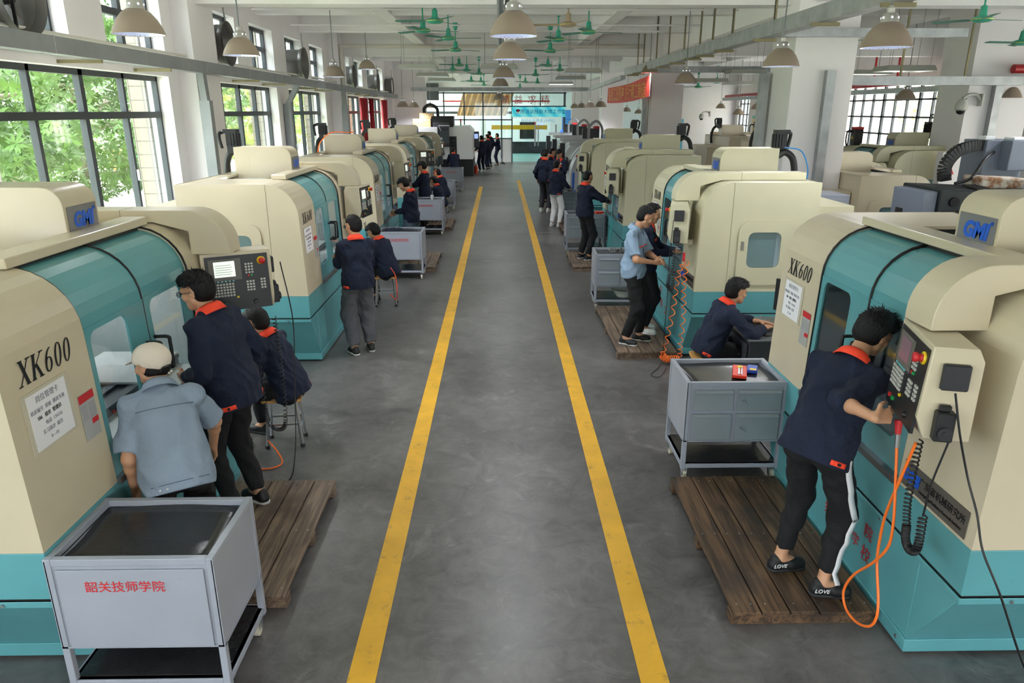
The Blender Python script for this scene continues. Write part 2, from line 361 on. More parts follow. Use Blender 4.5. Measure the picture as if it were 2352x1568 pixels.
# wall far right side, side wing wall and free columns
b = MB(); b.box(4.1, 5.9, YF-.1, YF+.1, 0, CZ); b.box(8.6, XR, YF-.1, YF+.1, 0, CZ); b.box(5.9, 8.6, YF-.1, YF+.1, 3.4, CZ); struct(b.build('wall_far', white))
o = MB().box(XL, -3.3, 34.1, 34.5, 0, CZ).build('wall_stub', white); struct(o)
for i, y in enumerate((1.5, 12.5, 23.5, 34.4)):
    if y < 3: continue
    o = MB().box(4.62, 5.6, y-.5, y+.5, 0, CZ).build('trim_column_%d' % (i+1), white, bevel=.01); struct(o)
o = MB().box(8.85, 10.05, 14.2, 15.2, 0, CZ).build('trim_column_5', white); struct(o)
# yellow aisle lines
yl = mat('worn yellow floor paint', '#e0aa28', .5, var=.1, vscale=5, dirt='#7d6a3c', dscale=9, dlo=.56, dhi=.8)
for k, (x0, x1, ye) in enumerate(((-.815, -.665, 28.9), (.725, .875, 31.5))):
    struct(MB().box(x0, x1, -2, ye, .001, .003).build('trim_line_%d' % (k+1), yl))
pl = mat('pale joint paint', '#8f8e8c', .6)
for k, y in enumerate((17.6, 24.2, 27.4, 35.1)): struct(MB().box(-1.4, 1.4, y-.03, y+.03, .001, .002).build('trim_line_%d' % (k+3), pl))
# ================================================================== OUTSIDE
gr = mat('lawn', '#b3bd93', .9, var=.25, vscale=3); pv = mat('pale paving', '#d9d6cd', .8, var=.05)
struct(MB().box(-90, XL-.35, -40, 90, -.6, -.25).build('ground_lawn', gr)); struct(MB().box(-17, -9, -40, 90, -.25, -.23).build('ground_path', pv))
struct(MB().box(XR+.3, 80, -40, 90, -.6, -.25).build('ground_right', pv))
tl = tilemat('cream wall tile', '#857a6b', '#554d42', .2, .2)
b = MB()
for a, c in zip([w[1] for w in WIN], [w[0] for w in WIN[1:]]):
    if c-a > .5: b.box(XL-.62, XL-.36, a-.05, a+.9 if c-a > 1.3 else c, -.3, 6)
struct(b.build('wall_outer_piers', tl))
b = MB().box(30, 31, -10, 80, 0, 12); struct(b.build('wall_outside_opposite', mat('pinkish facade', '#e9d9cc', .8)))
lf = mat('leaf', '#5a7838', .45, var=.35, vscale=1.2); lf2 = mat('yellow green leaf', '#8f9c44', .45, var=.3, vscale=1.2); bark = mat('bark', '#8d8272', .9, var=.2, vscale=6)
def tree(x, y, h, r, nclus, label, mm, seed, group='trees outside the windows'):
    rg = random.Random(seed); t = empty('broadleaf_tree', (x, y, -.25)); tag(t, label, 'tree', group)
    m = MB(); m.tube([(0, 0, 0), (.05, .03, h*.35), (0, .1, h*.62), (.1, 0, h*.9)], [.17, .14, .1, .04], 10)
    ends = []
    for k in range(11):
        a = rg.uniform(0, 6.28); z0 = h*rg.uniform(.3, .7); e = Vector((math.cos(a)*r*rg.uniform(.5, .9), math.sin(a)*r*rg.uniform(.5, .9), z0+h*rg.uniform(0, .3)))
        m.tube([(0, 0, z0), (e.x*.5, e.y*.5, z0+(e.z-z0)*.3), e], [.06, .04, .015], 6); ends.append(e)
    m.build('trunk', bark, t, 60)
    v = []; f = []
    for k in range(nclus):
        a = rg.uniform(0, 6.28); u = rg.uniform(-1, 1); rr = r*(.45+.55*rg.random()**.5); s = math.sqrt(1-u*u)
        c = Vector((math.cos(a)*s*rr, math.sin(a)*s*rr, h*.62+u*h*.42*(.5+.5*rr/r)))
        tip = Vector((rg.uniform(-.4, .4), rg.uniform(-.4, .4), rg.uniform(-.5, .5)+.1)).normalized(); q = tip.to_track_quat('Z', 'Y').to_matrix()
        for j in range(8):
            aa = 6.283*j/8+rg.random()*.5; L = rg.uniform(.14, .24); w = L*.17; out = q @ Vector((math.cos(aa), math.sin(aa), rg.uniform(-.35, .25))); sd = q @ Vector((-math.sin(aa), math.cos(aa), 0))
            n0 = len(v); v += [c, c+out*L*.55+sd*w, c+out*L, c+out*L*.55-sd*w]; f.append((n0, n0+1, n0+2, n0+3))
    me = bpy.data.meshes.new('fol'); me.from_pydata([tuple(p) for p in v], [], f); link('foliage', me, t, mm)
    return t
for k, (x, y, h, r, n_, mm, lb) in enumerate(((-9.7, 17.4, 5.4, 2.5, 1500, lf, 'leafy tree with slim pale trunk seen in the middle of the nearest left window'), (-9.8, 13.4, 6.0, 2.6, 1500, lf, 'broad tree filling the left panes of the nearest window'),
    (-13.5, 20.5, 6.2, 2.8, 700, lf, 'tree standing behind the slim-trunked one outside'), (-10.6, 24.2, 5.6, 2.4, 900, lf, 'green tree at the right panes of the nearest window bank'), (-10.4, 29.6, 5.6, 2.5, 1000, lf2, 'yellow-green tree outside the second bank of left windows'),
    (-11.6, 35.5, 5.8, 2.6, 900, lf2, 'yellow-green tree filling the right half of the second window bank'), (-11.8, 43, 5.8, 2.7, 800, lf2, 'yellow-green tree outside the third bank of left windows'), (-12.2, 51, 6, 2.8, 600, lf, 'green tree outside the curtained windows'),
    (-13, 60, 6, 3, 500, lf, 'last green tree of the outside row'), (-22, 33, 5, 3.5, 600, lf, 'distant dark green tree across the path'))):
    tree(x, y, h, r, n_, lb, mm, 3+k)
tree(22, 36, 6, 3, 500, 'pale green tree outside the big right-hand window', lf2, 21)
hd = MB(); 
for k in range(1400):
    x = random.uniform(-30, -27.5); y = random.uniform(-5, 70); z = random.uniform(-.2, 2.3); hd.obox((x, y, z), (.35, .3, .02), Euler((random.random()*3, random.random()*3, random.random()*3)).to_matrix())
tag(hd.build('hedge', lf), 'long green hedge far across the lawn outside', 'hedge', kind='stuff')
for k, (y, mm, lb) in enumerate(((35.6, orange, 'orange litter bin seen on the lawn outside'), (36.7, mat('bin green', '#3f8f6a', .5), 'green recycling bin seen on the lawn outside'))):
    t = tag(empty('litter_bin', (-18.0, y, -.25)), lb, 'bin', 'bins outside'); 
    t.scale = (1.3,)*3; MB().box(-.3, .3, -.3, .3, .2, 1.05).build('body', mm, t, bevel=.02); MB().box(-.34, .34, -.34, .34, 1.05, 1.15).build('lid', mat('bin lid', '#d9dbd5', .5), t); MB().box(-.25, .25, -.25, .25, 0, .2).build('foot', darkp, t)
    MB().box(.301, .306, -.12, .12, .5, .75).build('emblem', whitecl, t)
# ================================================================== CNC MACHINE  (front plane x=0, machine length L along +y)
L = 2.68; D = 1.32; ZB = .88; ZT = 2.10; FX = -.03
def prof_out(z0=ZB, off=0, back=-D, zt=ZT):   # rounded front/top profile
    p = [(0-off, z0)]; r = .34-off; cx, cz = FX-off-r, zt-off-r; p.append((FX-off, cz))
    for k in range(1, 9): a = R(90*k/8); p.append((cx+r*math.cos(a), cz+r*math.sin(a)))
    p.append((back, zt-off)); return p
def xk600(parent, M, size, m):
    # serif italic letters from strokes
    mb = MB(); T = M
    def poly(pts, th=.0015):
        n = len(pts); vs = []
        for z in (0, th): vs += [T @ Vector((x*size, y*size, z)) for x, y in pts]
        mb.add(vs, [tuple(range(n)), tuple(range(2*n-1, n-1, -1))]+[(i, i+n, (i+1) % n+n, (i+1) % n) for i in range(n)])
    sh = .22
    def st(x0, y0, x1, y1, w): poly([(x0+y0*sh-w/2, y0), (x0+y0*sh+w/2, y0), (x1+y1*sh+w/2, y1), (x1+y1*sh-w/2, y1)])
    def serif(x, y, w=.3): poly([(x+y*sh-w/2, y-.02), (x+y*sh+w/2, y-.02), (x+y*sh+w/2, y+.025), (x+y*sh-w/2, y+.025)])
    x = 0
    st(.1, 1, .58, 0, .17); st(.58, 1, .1, 0, .05)
    for q in (.1, .58): serif(q, 0, .26); serif(q, .98, .26)
    x = .85; st(x+.1, 0, x+.1, 1, .15); st(x+.6, 1, x+.15, .42, .05); st(x+.25, .58, x+.6, 0, .16)
    for q in (x+.1, x+.6): serif(q, 0, .27); serif(q, .98, .27)
    def ring(cx, cy, rx, ry, wx, wy, a0=0, a1=360, n=20):
        for k in range(n):
            A, B = R(a0+(a1-a0)*k/n), R(a0+(a1-a0)*(k+1)/n); q = []
            for a, o in ((A, 1), (B, 1), (B, 0), (A, 0)):
                X = cx+math.cos(a)*(rx-(0 if o else wx)); Y = cy+math.sin(a)*(ry-(0 if o else wy)); q.append((X+Y*sh, Y))
            poly(q)
    x = 1.72; ring(x+.24, .3, .24, .31, .11, .04); ring(x+.42, .42, .42, .57, .12, .05, 100, 190, 10)
    for x in (2.38, 3.02): ring(x+.24, .5, .24, .51, .11, .04)
    return mb.build('lettering', m, parent)
notice_txt = '岗位管理卡'
def gmi(parent, M, w, h, m_bg=None, full=False):
    o = MB().box(0, w, 0, h, 0, .003); me = o.mesh(); me.transform(M); pnl = link('name_plate', me, parent, m_bg or mat('brushed plate', '#8a8a8e', .4, .5))
    text('GMI', h*.72 if not full else h*.6, 'logo', mat('logo blue', '#1c5fd0', .4), pnl, M @ Matrix.Translation((w*(.5 if not full else .14), h*.48, .005)), bold=h*.035, shear=.15)
    if full:
        text('广东省机械研究所', h*.34, 'lettering', mat('plate ink', '#0e0e10', .5), pnl, M @ Matrix.Translation((w*.62, h*.60, .005)))
        text('Guangdong Machinery Research Institute', h*.15, 'lettering', mat('plate ink', '#0e0e10', .5), pnl, M @ Matrix.Translation((w*.62, h*.25, .005)))
    else: text('®', h*.2, 'mark', mat('logo blue', '#1c5fd0', .4), pnl, M @ Matrix.Translation((w*.9, h*.8, .005)))
    return pnl
def make_machine(label, screen_on=True, hy=1.23, clear=True, *a_, **k_):
    return _machine(label, screen_on, *a_, hy=hy, clear=clear, **k_)
def _machine(label, screen_on=True, box_yaw=0, detail=True, code='S06', cr=cream, group='cream and teal milling machines', name='milling_machine', hy=1.23, clear=True):
    GW = glassmat('machine window', (.9, .95, .95), .3) if clear else GD
    t = empty(name); tag(t, label, 'machine', group)
    # base
    b = MB(); e = .34; z1 = .61
    vs = [(0, 0, z1), (0, L, z1), (-D, L, z1), (-D, 0, z1), (0, e, .08), (0, L-e, .08), (-D, L-e, .08), (-D, e, .08)]
    b.add(vs, [(0, 1, 2, 3), (4, 5, 6, 7), (0, 4, 5, 1), (1, 5, 6, 2), (2, 6, 7, 3), (3, 7, 4, 0)])
    b.box(-D, .012, e-.02, L-e+.02, .02, .1); b.box(-D, .006, 0, L, .575, .61)
    for y in (e, L-e): b.box(-.004, .003, y-.004, y+.004, .1, .575)
    o = b.build('base', [teal], t, 30, .004)
    f = MB()
    for y in (e+.1, L-e-.1): f.cyl((-.1, y, 0), (-.1, y, .05), .03); f.cyl((-D+.1, y, 0), (-D+.1, y, .05), .03)
    f.build('levelling_feet', blackp, t)
    bo = MB()
    for y in (e+.06, L-e-.06): bo.cyl((.0, y, .06), (.018, y, .06), .011, 8)
    for y in (.5, .75, L-.5, L-.75): bo.cyl((.0, y, .59), (.01, y, .59), .009, 8)
    for x in (-.25, -.8): bo.cyl((x, -.008, .592), (x, .0, .592), .009, 8); bo.cyl((x, L+.008, .592), (x, L, .592), .009, 8)
    bo.build('bolts', steel, t)
    MB().box(-D, 0, 0, L, .625, .878).build('skirt', teal, t, bevel=.004)
    MB().box(-D+.01, -.008, .01, L-.01, .605, .63).build('seam', blackp, t)
    # door sill channel
    MB().box(-.05, .022, .68, 2.02, .865, .905).build('door_track', mat('anodised track', '#7c8288', .35, .8), t)
    # cream shell: end plates with service door opening, front panels, roof
    P = prof_out(); In = prof_out(off=.03)
    for ya, yb in ((0.025, .68), (2.02, L-.025)):
        shell = MB()
        n = len(P); ring = P[:-1]; ri = In[:-1]
        for k in range(len(ring)-1):
            (x0, a0), (x1, a1) = ring[k], ring[k+1]; (u0, c0), (u1, c1) = ri[k], ri[k+1]
            shell.add([(x0, ya, a0), (x1, ya, a1), (x1, yb, a1), (x0, yb, a0), (u0, ya, c0), (u1, ya, c1), (u1, yb, c1), (u0, yb, c0)],
                      [(0, 3, 2, 1), (4, 5, 6, 7), (0, 1, 5, 4), (3, 7, 6, 2)]+([(0, 4, 7, 3)] if k == 0 else [])+([(1, 2, 6, 5)] if k == len(ring)-2 else []))
        shell.build('front_cowl', cr, t, 35)
    poly = P+[(-D, ZB)]
    hole = rrect(-.93, -.56, 1.16, 1.56, .07)
    for s, y in ((0, 0), (1, L)):
        Mx = basis((0, y+(.0125 if s == 0 else -.0125), 0), (1, 0, 0), (0, 0, 1))
        o = plate(poly, [hole], .025, 'end_panel', cr, t, Mx)
        yo = -.012 if s == 0 else L+.012
        Md = basis((0, yo, 0), (1, 0, 0), (0, 0, 1))
        od = plate(rrect(-1.12, -.45, .96, 1.68, .12), [hole], .012, 'service_door', cr, t, Md)
        MB().box(-.93, -.56, yo-.002, yo+.002, 1.16, 1.56).build('pane', GD, od)
        MB().box(-.515, -.485, yo-.012, yo+.012, 1.36, 1.46).build('latch', steel, od)
        MB().box(-.006-.36, -.36, yo*1.0-.003, yo+.003, ZB, ZT-.0).build('seam', mat('dark seam', '#6f684f', .8), t) if False else None
        sm = MB().box(-.362, -.359, (-.002 if s == 0 else L-.001), (.001 if s == 0 else L+.002), ZB, ZT-.002).build('panel_seam', mat('dark seam', '#857c62', .8), t)
    rf = MB(); rf.box(-D, -.37, 0.02, .70, ZT-.025, ZT); rf.box(-D, -.37, 1.95, L-.02, ZT-.025, ZT); rf.box(-D, -1.12, .70, 1.95, ZT-.025, ZT)
    rf.build('roof_panel', cr, t, bevel=.004)
    MB().box(-.47, -.30, .60, 2.10, ZT-.0, ZT+.055).build('door_rail', cr, t, bevel=.008)
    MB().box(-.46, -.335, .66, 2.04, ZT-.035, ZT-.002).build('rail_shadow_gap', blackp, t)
    MB().box(-D, -D+.03, 0.02, L-.02, ZB, ZT).build('back_panel', cr, t)
    # cabin liner and table
    lin = mat('pale liner', '#d9dddb', .5)
    if clear: MB().box(-1.1, -1.0, .3, 2.4, 1.98, 2.0).build('cabin_fill_glow', mat('cabin fill glow', '#eef2ff', .3, emit=22), t)  # glowing strip added to brighten the cabin behind the clear windows
    b = MB(); b.box(-1.2, -.13, .03, .05, .89, 1.9); b.box(-1.2, -.13, L-.05, L-.03, .89, 1.9); b.box(-1.2, -1.17, .05, L-.05, .89, ZT-.05); b.build('liner', lin, t)
    b = MB(); b.box(-1.1, -.08, .5, 2.2, .88, 1.0); b.build('chip_tray', mat('chip tray', '#c3c9cb', .4, .2), t)
    b = MB(); b.box(-.85, -.3, .45, 2.25, 1.0, 1.08)
    for k in range(4): b.box(-.80+.15*k, -.74+.15*k, .45, 2.25, 1.08, 1.10)
    b.build('work_table', mat('cast iron', '#4c5054', .4, .7), t)
    MB().box(-.86, -.3, 1.62, 2.27, 1.1, 1.115).build('table_cover', mat('pale sheet', '#dfe1e0', .4), t); MB().box(-.29, -.09, .5, 2.2, 1.02, 1.04).build('front_guard', mat('pale sheet', '#dfe1e0', .4), t)
    b = MB()
    for k in range(0 if clear else 12): b.box(-.92, -.84, L-.2, L-.1, 1.1+.055*k, 1.145+.055*k)
    if not clear: b.build('bellows', mat('blue black bellows', '#23283a', .5), t)
    b = MB(); b.box(-1.15, -.75, 1.0, 1.75, 1.1, 2.05).m(1).cyl((-.6, 1.37, 1.35), (-.6, 1.37, 1.75), .07).box(-.75, -.48, 1.2, 1.54, 1.5, 2.05); b.build('spindle', [lin, steel], t)
    # doors
    for i, (ya, yb, wa, wb) in enumerate(((.685, 1.345, .74, 1.13), (1.355, 2.015, 1.43, 1.88))):
        off = .016+(.006 if i else 0)
        q = prof_out(off=off)
        zc = q[1][1]
        lean = math.atan2(q[0][0]-q[1][0], zc-ZB); up = Vector((-math.sin(lean), 0, math.cos(lean)))
        hl = (zc-ZB)/math.cos(lean)
        Mx = basis((q[0][0], 0, ZB), (0, 1, 0), up)
        o = plate([(ya, 0.02), (yb, .02), (yb, hl), (ya, hl)], [rrect(wa, wb, .19, .92 if hl > .95 else hl-.03, .06)], .012, 'door', teald, t, Mx)
        cv = MB(); ring = q[1:-1]
        for k in range(len(ring)-1):
            (x0, a0), (x1, a1) = ring[k], ring[k+1]
            cv.add([(x0, ya, a0), (x1, ya, a1), (x1, yb, a1), (x0, yb, a0)], [(0, 1, 2, 3)])
        cv.build('door_top', teald, o, 60)
        pm = MB().box(wa-.02, wb+.02, .17, hl, -.004, 0).mesh(); pm.transform(Mx @ Matrix.Translation((0, 0, -.006))); link('pane', pm, o, GW)
        if i == 0 or True:
            hy = 1.29 if i == 0 else 1.41; h = MB(); zz = 1.30
            h.tube(bez([(q[0][0], hy, zz), (.05, hy, zz), (.06, hy, zz+.03), (.06, hy, zz+.17), (.05, hy, zz+.2), (q[0][0]-.01, hy, zz+.2)], 4), .011, 8); h.build('door_handle', blackp, o, 60)
    MB().tube([(x-.008, 1.35, z) for x, z in prof_out(off=.006)[:-1]], .007, 6).build('door_gap', blackp, t, 60)
    # black rubber along door opening edges
    for y in (.68, 2.02): MB().tube([(x-.004, y, z) for x, z in prof_out(off=.004)[:-1]], .008, 6).build('door_seal', blackp, t, 60)
    # head cover
    hp = [(-1.15, 1.9), (-.45, 1.9), (-.45, 2.28)]+[(-.57+.12*math.cos(R(a)), 2.30+.12*math.sin(R(a))) for a in range(0, 91, 15)]+[(-1.15, 2.42)]
    hd = MB().prism(hp, 'y', hy, hy+.37).build('head_cover', cr, t, 35, .003)
    MB().box(-.975, -.968, hy-.001, hy+.371, 1.95, 2.421).build('seam', cream2, hd)
    gmi(hd, basis((-.448, hy+.025, 2.13), (0, 1, 0), (0, 0, 1)), .32, .17)
    # spindle motor and hoses behind the head
    mo = MB().box(-1.26, -1.14, hy+.1, hy+.28, 2.34, 2.43); hm = hy+.19
    for k in range(14):
        a = 6.283*k/14; mo.box(-1.2+.075*math.cos(a)-.012, -1.2+.075*math.cos(a)+.012, hm+.075*math.sin(a)-.012, hm+.075*math.sin(a)+.012, 2.43, 2.58)
    mo.cyl((-1.2, hm, 2.43), (-1.2, hm, 2.58), .07); mo.box(-1.3, -1.14, hm-.07, hm+.07, 2.58, 2.63)
    mo.tube(bez([(-1.3, hm, 2.6), (-1.35, hm-.05, 2.58), (-1.35, hm-.07, 2.5), (-1.33, hm-.07, 2.4)], 6), .022, 8)
    mo.build('motor', blackp, t, 50)
    ho = MB(); ho.tube(bez([(-1.15, hy+.33, 2.33), (-1.24, hy+.33, 2.37), (-1.34, hy+.33, 2.28), (-1.38, hy+.33, 2.05), (-1.36, hy+.33, 1.85)], 10), .04, 10)
    ho.build('cable_hose', blackp, t, 60)
    b = MB().box(-1.9, -D-.02, .25, 2.3, 0.1, 1.8); b.build('electrical_cabinet', cr, t, bevel=.01)
    MB().box(-1.62, -D-.02, 2.3, 2.66, .1, 1.55).build('oil_cabinet', cream2, t, bevel=.01)
    # arm over the top and control box
    ar = [(-1.25, ZT+.002), (-1.25, 2.185), (-.06, 2.185)]+[(-.06+.27*math.sin(R(a)), 1.915+.27*math.cos(R(a))) for a in range(10, 91, 10)]+[(.21, 1.875), (-.06, 1.875), (-.06, ZT-.06), (-.3, ZT+.002)]
    am = MB().prism(ar, 'y', 2.17, 2.40).build('control_arm', cr, t, 35, .004)
    MB().box(-.52, -.516, 2.169, 2.401, 2.1, 2.186).build('seam', mat('dark seam', '#857c62', .8), am)
    Bx = Matrix.Translation((.15, 2.40, 0)) @ Matrix.Rotation(box_yaw, 4, 'Z')   # local: face +X, width along Y
    bw, bd, z0, z1 = .49, .21, 1.43, 1.868
    bb = MB().prism([(-bd/2, z0), (bd/2-.02, z0), (bd/2+.02, z0+.10), (bd/2+.0, z1), (-bd/2+.03, z1), (-bd/2, z1-.06)], 'y', -bw/2, bw/2)
    me = bb.mesh(); me.transform(Bx); box = link('control_box', me, t, cr, 30); bv = box.modifiers.new('b', 'BEVEL'); bv.width = .006; bv.segments = 2
    lean = math.atan2(.02, z1-z0-.10); F = Bx @ basis((bd/2+.021, 0, z0+.10), (0, 1, 0), Vector((-math.sin(lean), 0, math.cos(lean)))) @ Matrix.Diagonal((.88, .87, 1, 1))
    def sub(name, m, mb): me = mb.mesh(); me.transform(F); return link(name, me, box, m)
    sub('face_plate', mat('black face', '#1d1f22', .4), MB().box(-.25, .25, -.105, .36, -.01, .004))
    sub('screen_bezel', mat('bezel grey', '#6b6763', .5), MB().box(-.225, .03, .155, .335, .004, .007))
    scm = mat('lit screen', '#dfe8dc', .3, emit=.9) if screen_on else mat('dark screen', '#8d6f7c', .25)
    sub('screen', scm, MB().box(-.185, -.02, .185, .315, .007, .009))
    kc = mat('key caps', '#c6c4be', .5)
    for gx, gy, nx, ny in ((-.225, .02, 5, 5), (-.105, .02, 3, 5), (.06, .20, 3, 4), (.06, .05, 3, 4), (.175, .06, 2, 4)):
        ks = MB()
        for i in range(nx):
            for j in range(ny): ks.box(gx+i*.024, gx+i*.024+.016, gy+j*.024, gy+j*.024+.015, .004, .011)
        sub('keypad', kc, ks)
    ks = MB()
    for i in range(6): ks.box(-.2+i*.03, -.185+i*.03, .143, .153, .004, .011)
    sub('soft_keys', mat('cyan keys', '#7cc4c8', .5), ks)
    if screen_on:
        q = MB()
        for j in range(5): q.box(-.175, -.05+.01*(j % 2), .205+j*.019, .209+j*.019, .009, .0095)
        sub('screen_rows', mat('screen text', '#7f9a86', .4), q)
    q = MB(); q.lathe([(.034, .004), (.034, .012), (.02, .012), (.02, .03), (.026, .035), (.026, .05), (.0, .052)], (.195, .30, 0), 20); q.mi = [0 if i < 40 else 1 for i in range(len(q.mi))]
    eb = sub('emergency_button', yel, q); eb.data.materials.append(redm); eb.data.shade_smooth()
    sub('start_buttons', grn, MB().box(-.13, -.105, -.06, -.04, .004, .014).box(.1, .115, .175, .19, .004, .013))
    sub('stop_buttons', redm, MB().box(-.19, -.165, -.06, -.04, .004, .014).box(.075, .09, .175, .19, .004, .013))
    sub('accent_keys', yel, MB().box(-.03, -.012, .0, .015, .004, .012))
    kn = MB(); kn.lathe([(.022, .004), (.018, .02), (0, .021)], (.12, -.05, 0), 16); sub('rotary_knob', blackp, kn)
    # side pendant handwheel (on the +y side of the box), door contact
    for nm, mb_, m_ in (('card_holder', MB().box(-.05, .06, bw/2, bw/2+.03, z1-.19, z1-.07), mat('black holder', '#26272b', .5)),
                        ('handwheel_pendant', MB().box(-.02, .06, bw/2, bw/2+.05, z0+.01, z0+.15).box(.0, .05, bw/2+.01, bw/2+.035, z0+.15, z0+.18), blackp)):
        me = mb_.mesh(); me.transform(Bx); o = link(nm, me, box, m_); bv = o.modifiers.new('b', 'BEVEL'); bv.width = .006
    dl = MB(); dl.lathe([(.03, 0), (.03, .014), (.012, .014), (.012, .02), (0, .021)], n=18); me = dl.mesh(); me.transform(Bx @ basis((.02, bw/2+.05, z0+.055), (0, 0, 1), (1, 0, 0))); link('handwheel_dial', me, box, mat('dial', '#3a3a3d', .3, .4), 40)
    me = MB().box(-.14, -.02, -bw/2+.02, -bw/2+.2, z0-.06, z0).mesh(); me.transform(Bx @ Matrix.Translation((-.03, 0, 0))); link('box_bracket', me, t, cr)
    # lettering, notice and warning label on the XK600 front panel (y 0..0.68)
    lean = math.atan2(.03, .88); up = Vector((-math.sin(lean), 0, math.cos(lean)))
    Fp = basis((.0, 0, ZB), (0, 1, 0), up)
    xk600(t, Fp @ Matrix.Translation((.12, .78, .003)), .115 if detail else .11, inkm)
    nb = MB().box(.10, .46, .44, .74, .002, .005).mesh(); nb.transform(Fp); nt = link('notice_card', nb, t, mat('clear sleeve', '#c9c2ae', .2))
    nb = MB().box(.13, .43, .455, .725, .005, .007).mesh(); nb.transform(Fp); link('paper_sheet', nb, nt, paper)
    text(notice_txt, .036, 'heading', faint, nt, Fp @ Matrix.Translation((.28, .69, .0075)))
    rows = ['机床编号  班级  模具专业', code+'   组长  管理员', '      电话  134156', '实习周次  组员', '8—10']
    for k, s in enumerate(rows[:5]): text(s, .024, 'lines', inkm if k == 1 else faint, nt, Fp @ Matrix.Translation((.27, .64-.038*k, .0075)))
    wl_ = MB().box(.50, .64, .33, .58, .002, .004).mesh(); wl_.transform(Fp); wb = link('warning_label', wl_, t, mat('label grey', '#a7a7a5', .5))
    wl2 = MB().box(.502, .638, .535, .578, .004, .005).box(.58, .638, .40, .43, .004, .005).mesh(); wl2.transform(Fp); link('red_band', wl2, wb, redm)
    lt = MB()
    for k in range(7): lt.box(.51, .56, .44+k*.012, .443+k*.012, .004, .005).box(.575, .63, .44+k*.012, .443+k*.012, .004, .005)
    me = lt.mesh(); me.transform(Fp); link('small_print', me, wb, faint)
    # maker's plate on the control-side front panel
    gmi(t, basis((.002, 2.06, ZB+.02), (0, 1, 0), up), .56, .145, mat('dark plate', '#6e6962', .4, .4), True)
    return t
# ------------------------------------------------------------------ machines placed
FXL, FXR = -2.14, 2.21
def place(t, side, y0):
    if side == 'L': t.location = (FXL, y0, 0)
    else: t.location = (FXR, y0+L, 0); t.rotation_euler = (0, 0, math.pi)
place(make_machine('cream and teal milling machine nearest on the left, control box facing the aisle, card S06', True, 1.03, True, R(-61), True, 'S06'), 'L', 2.93)
place(make_machine('cream and teal milling machine nearest on the right, orange air hose hanging from it', False, 1.45, False, R(-14.5), True, 'S04'), 'R', 2.88)
protoL = make_machine('second cream and teal milling machine on the left, worker in grey trousers at its door', True, 1.23, True, R(-8), True, 'S07'); place(protoL, 'L', 7.82)
protoR = make_machine('second cream and teal milling machine on the right, behind the student at the keyboard', False, 1.84, False, R(-14.5), True, 'S03', cream2); place(protoR, 'R', 7.95)
for k, (y, lb) in enumerate(((12.62, 'third milling machine on the left with orange hose over its head cover'), (17.35, 'fourth milling machine on the left, in front of the first red curtain'), (22.15, 'fifth and farthest milling machine on the left, pale yellow head cover'))):
    t = tree_copy(protoL); t['label'] = lb; t.location.y = y
    if k == 1:   # this one has its control box swung towards the room entrance
        for q in bpy.data.objects:
            if q.parent == t and q.name.startswith('control_box'):
                p = Vector((.15, 2.40, 0)); q.rotation_euler.z = R(-53); q.location = p-Matrix.Rotation(R(-53), 3, 'Z') @ p
for k, (y, lb) in enumerate(((12.9, 'third milling machine on the right, beside the crop-haired student'), (17.9, 'fourth milling machine on the right, next to the grey turning centres'))):
    t = tree_copy(protoR); t['label'] = lb; t.location.y = y+L
# machines of the next hall bay (x > 5.6)
t = tree_copy(protoL); t['label'] = 'milling machine behind the near column, its rounded front turned to the right windows'; t.location = (6.8, 11.3, 0); t.scale = (.9, .9, .9); t['group'] = 'milling machines in the right bay'
t = tree_copy(protoR); t['label'] = 'milling machine in the right bay standing before the big gridded window'; t.location = (7.7, 17.0, 0); t['group'] = 'milling machines in the right bay'
t = tree_copy(protoL); t['label'] = 'greenish cream machine seen between the two right-hand columns'; t.location = (7.8, 17.2, 0); t['group'] = 'milling machines in the right bay'
t = tree_copy(protoL); t['label'] = 'farther machine seen between the right-hand columns, below the wall posters'; t.location = (8.2, 22.2, 0); t['group'] = 'milling machines in the right bay'
# red-topped spindle motors that stand above those machines
def red_motor(x, y, z, lb):
    t = tag(empty('spindle_motor', (x, y, z)), lb, 'motor', 'red capped spindle motors')
    MB().box(-.1, .1, -.1, .1, 0, .34).build('body', blackp, t, bevel=.015); MB().box(-.1, .1, -.1, .1, .34, .4).build('cap', mat('dull red cap', '#b3262b', .5), t, bevel=.01)
    MB().prism([(-.04, 0), (.04, 0), (0, .07)], 'x', -.106, -.101).build('warning_triangle', yel, t).location = (0, 0, .14)
    m = MB(); m.tube(bez([(-.1, .0, .3), (-.22, 0, .3), (-.24, 0, .1), (-.2, 0, -.05)], 6), .02, 6); m.build('cable', blackp, t, 60)
red_motor(8.15, 16.9, 2.1, 'red-capped black motor right of the far column, above the greenish machine')
red_motor(6.05, 13.6, 2.1, 'red-capped black motor peeking beside the near column'); red_motor(9.6, 16.2, 2.45, 'red-capped black motor in front of the big gridded window')
red_motor(8.5, 24.6, 2.1, 'red-capped black motor in front of the blue-green posters')
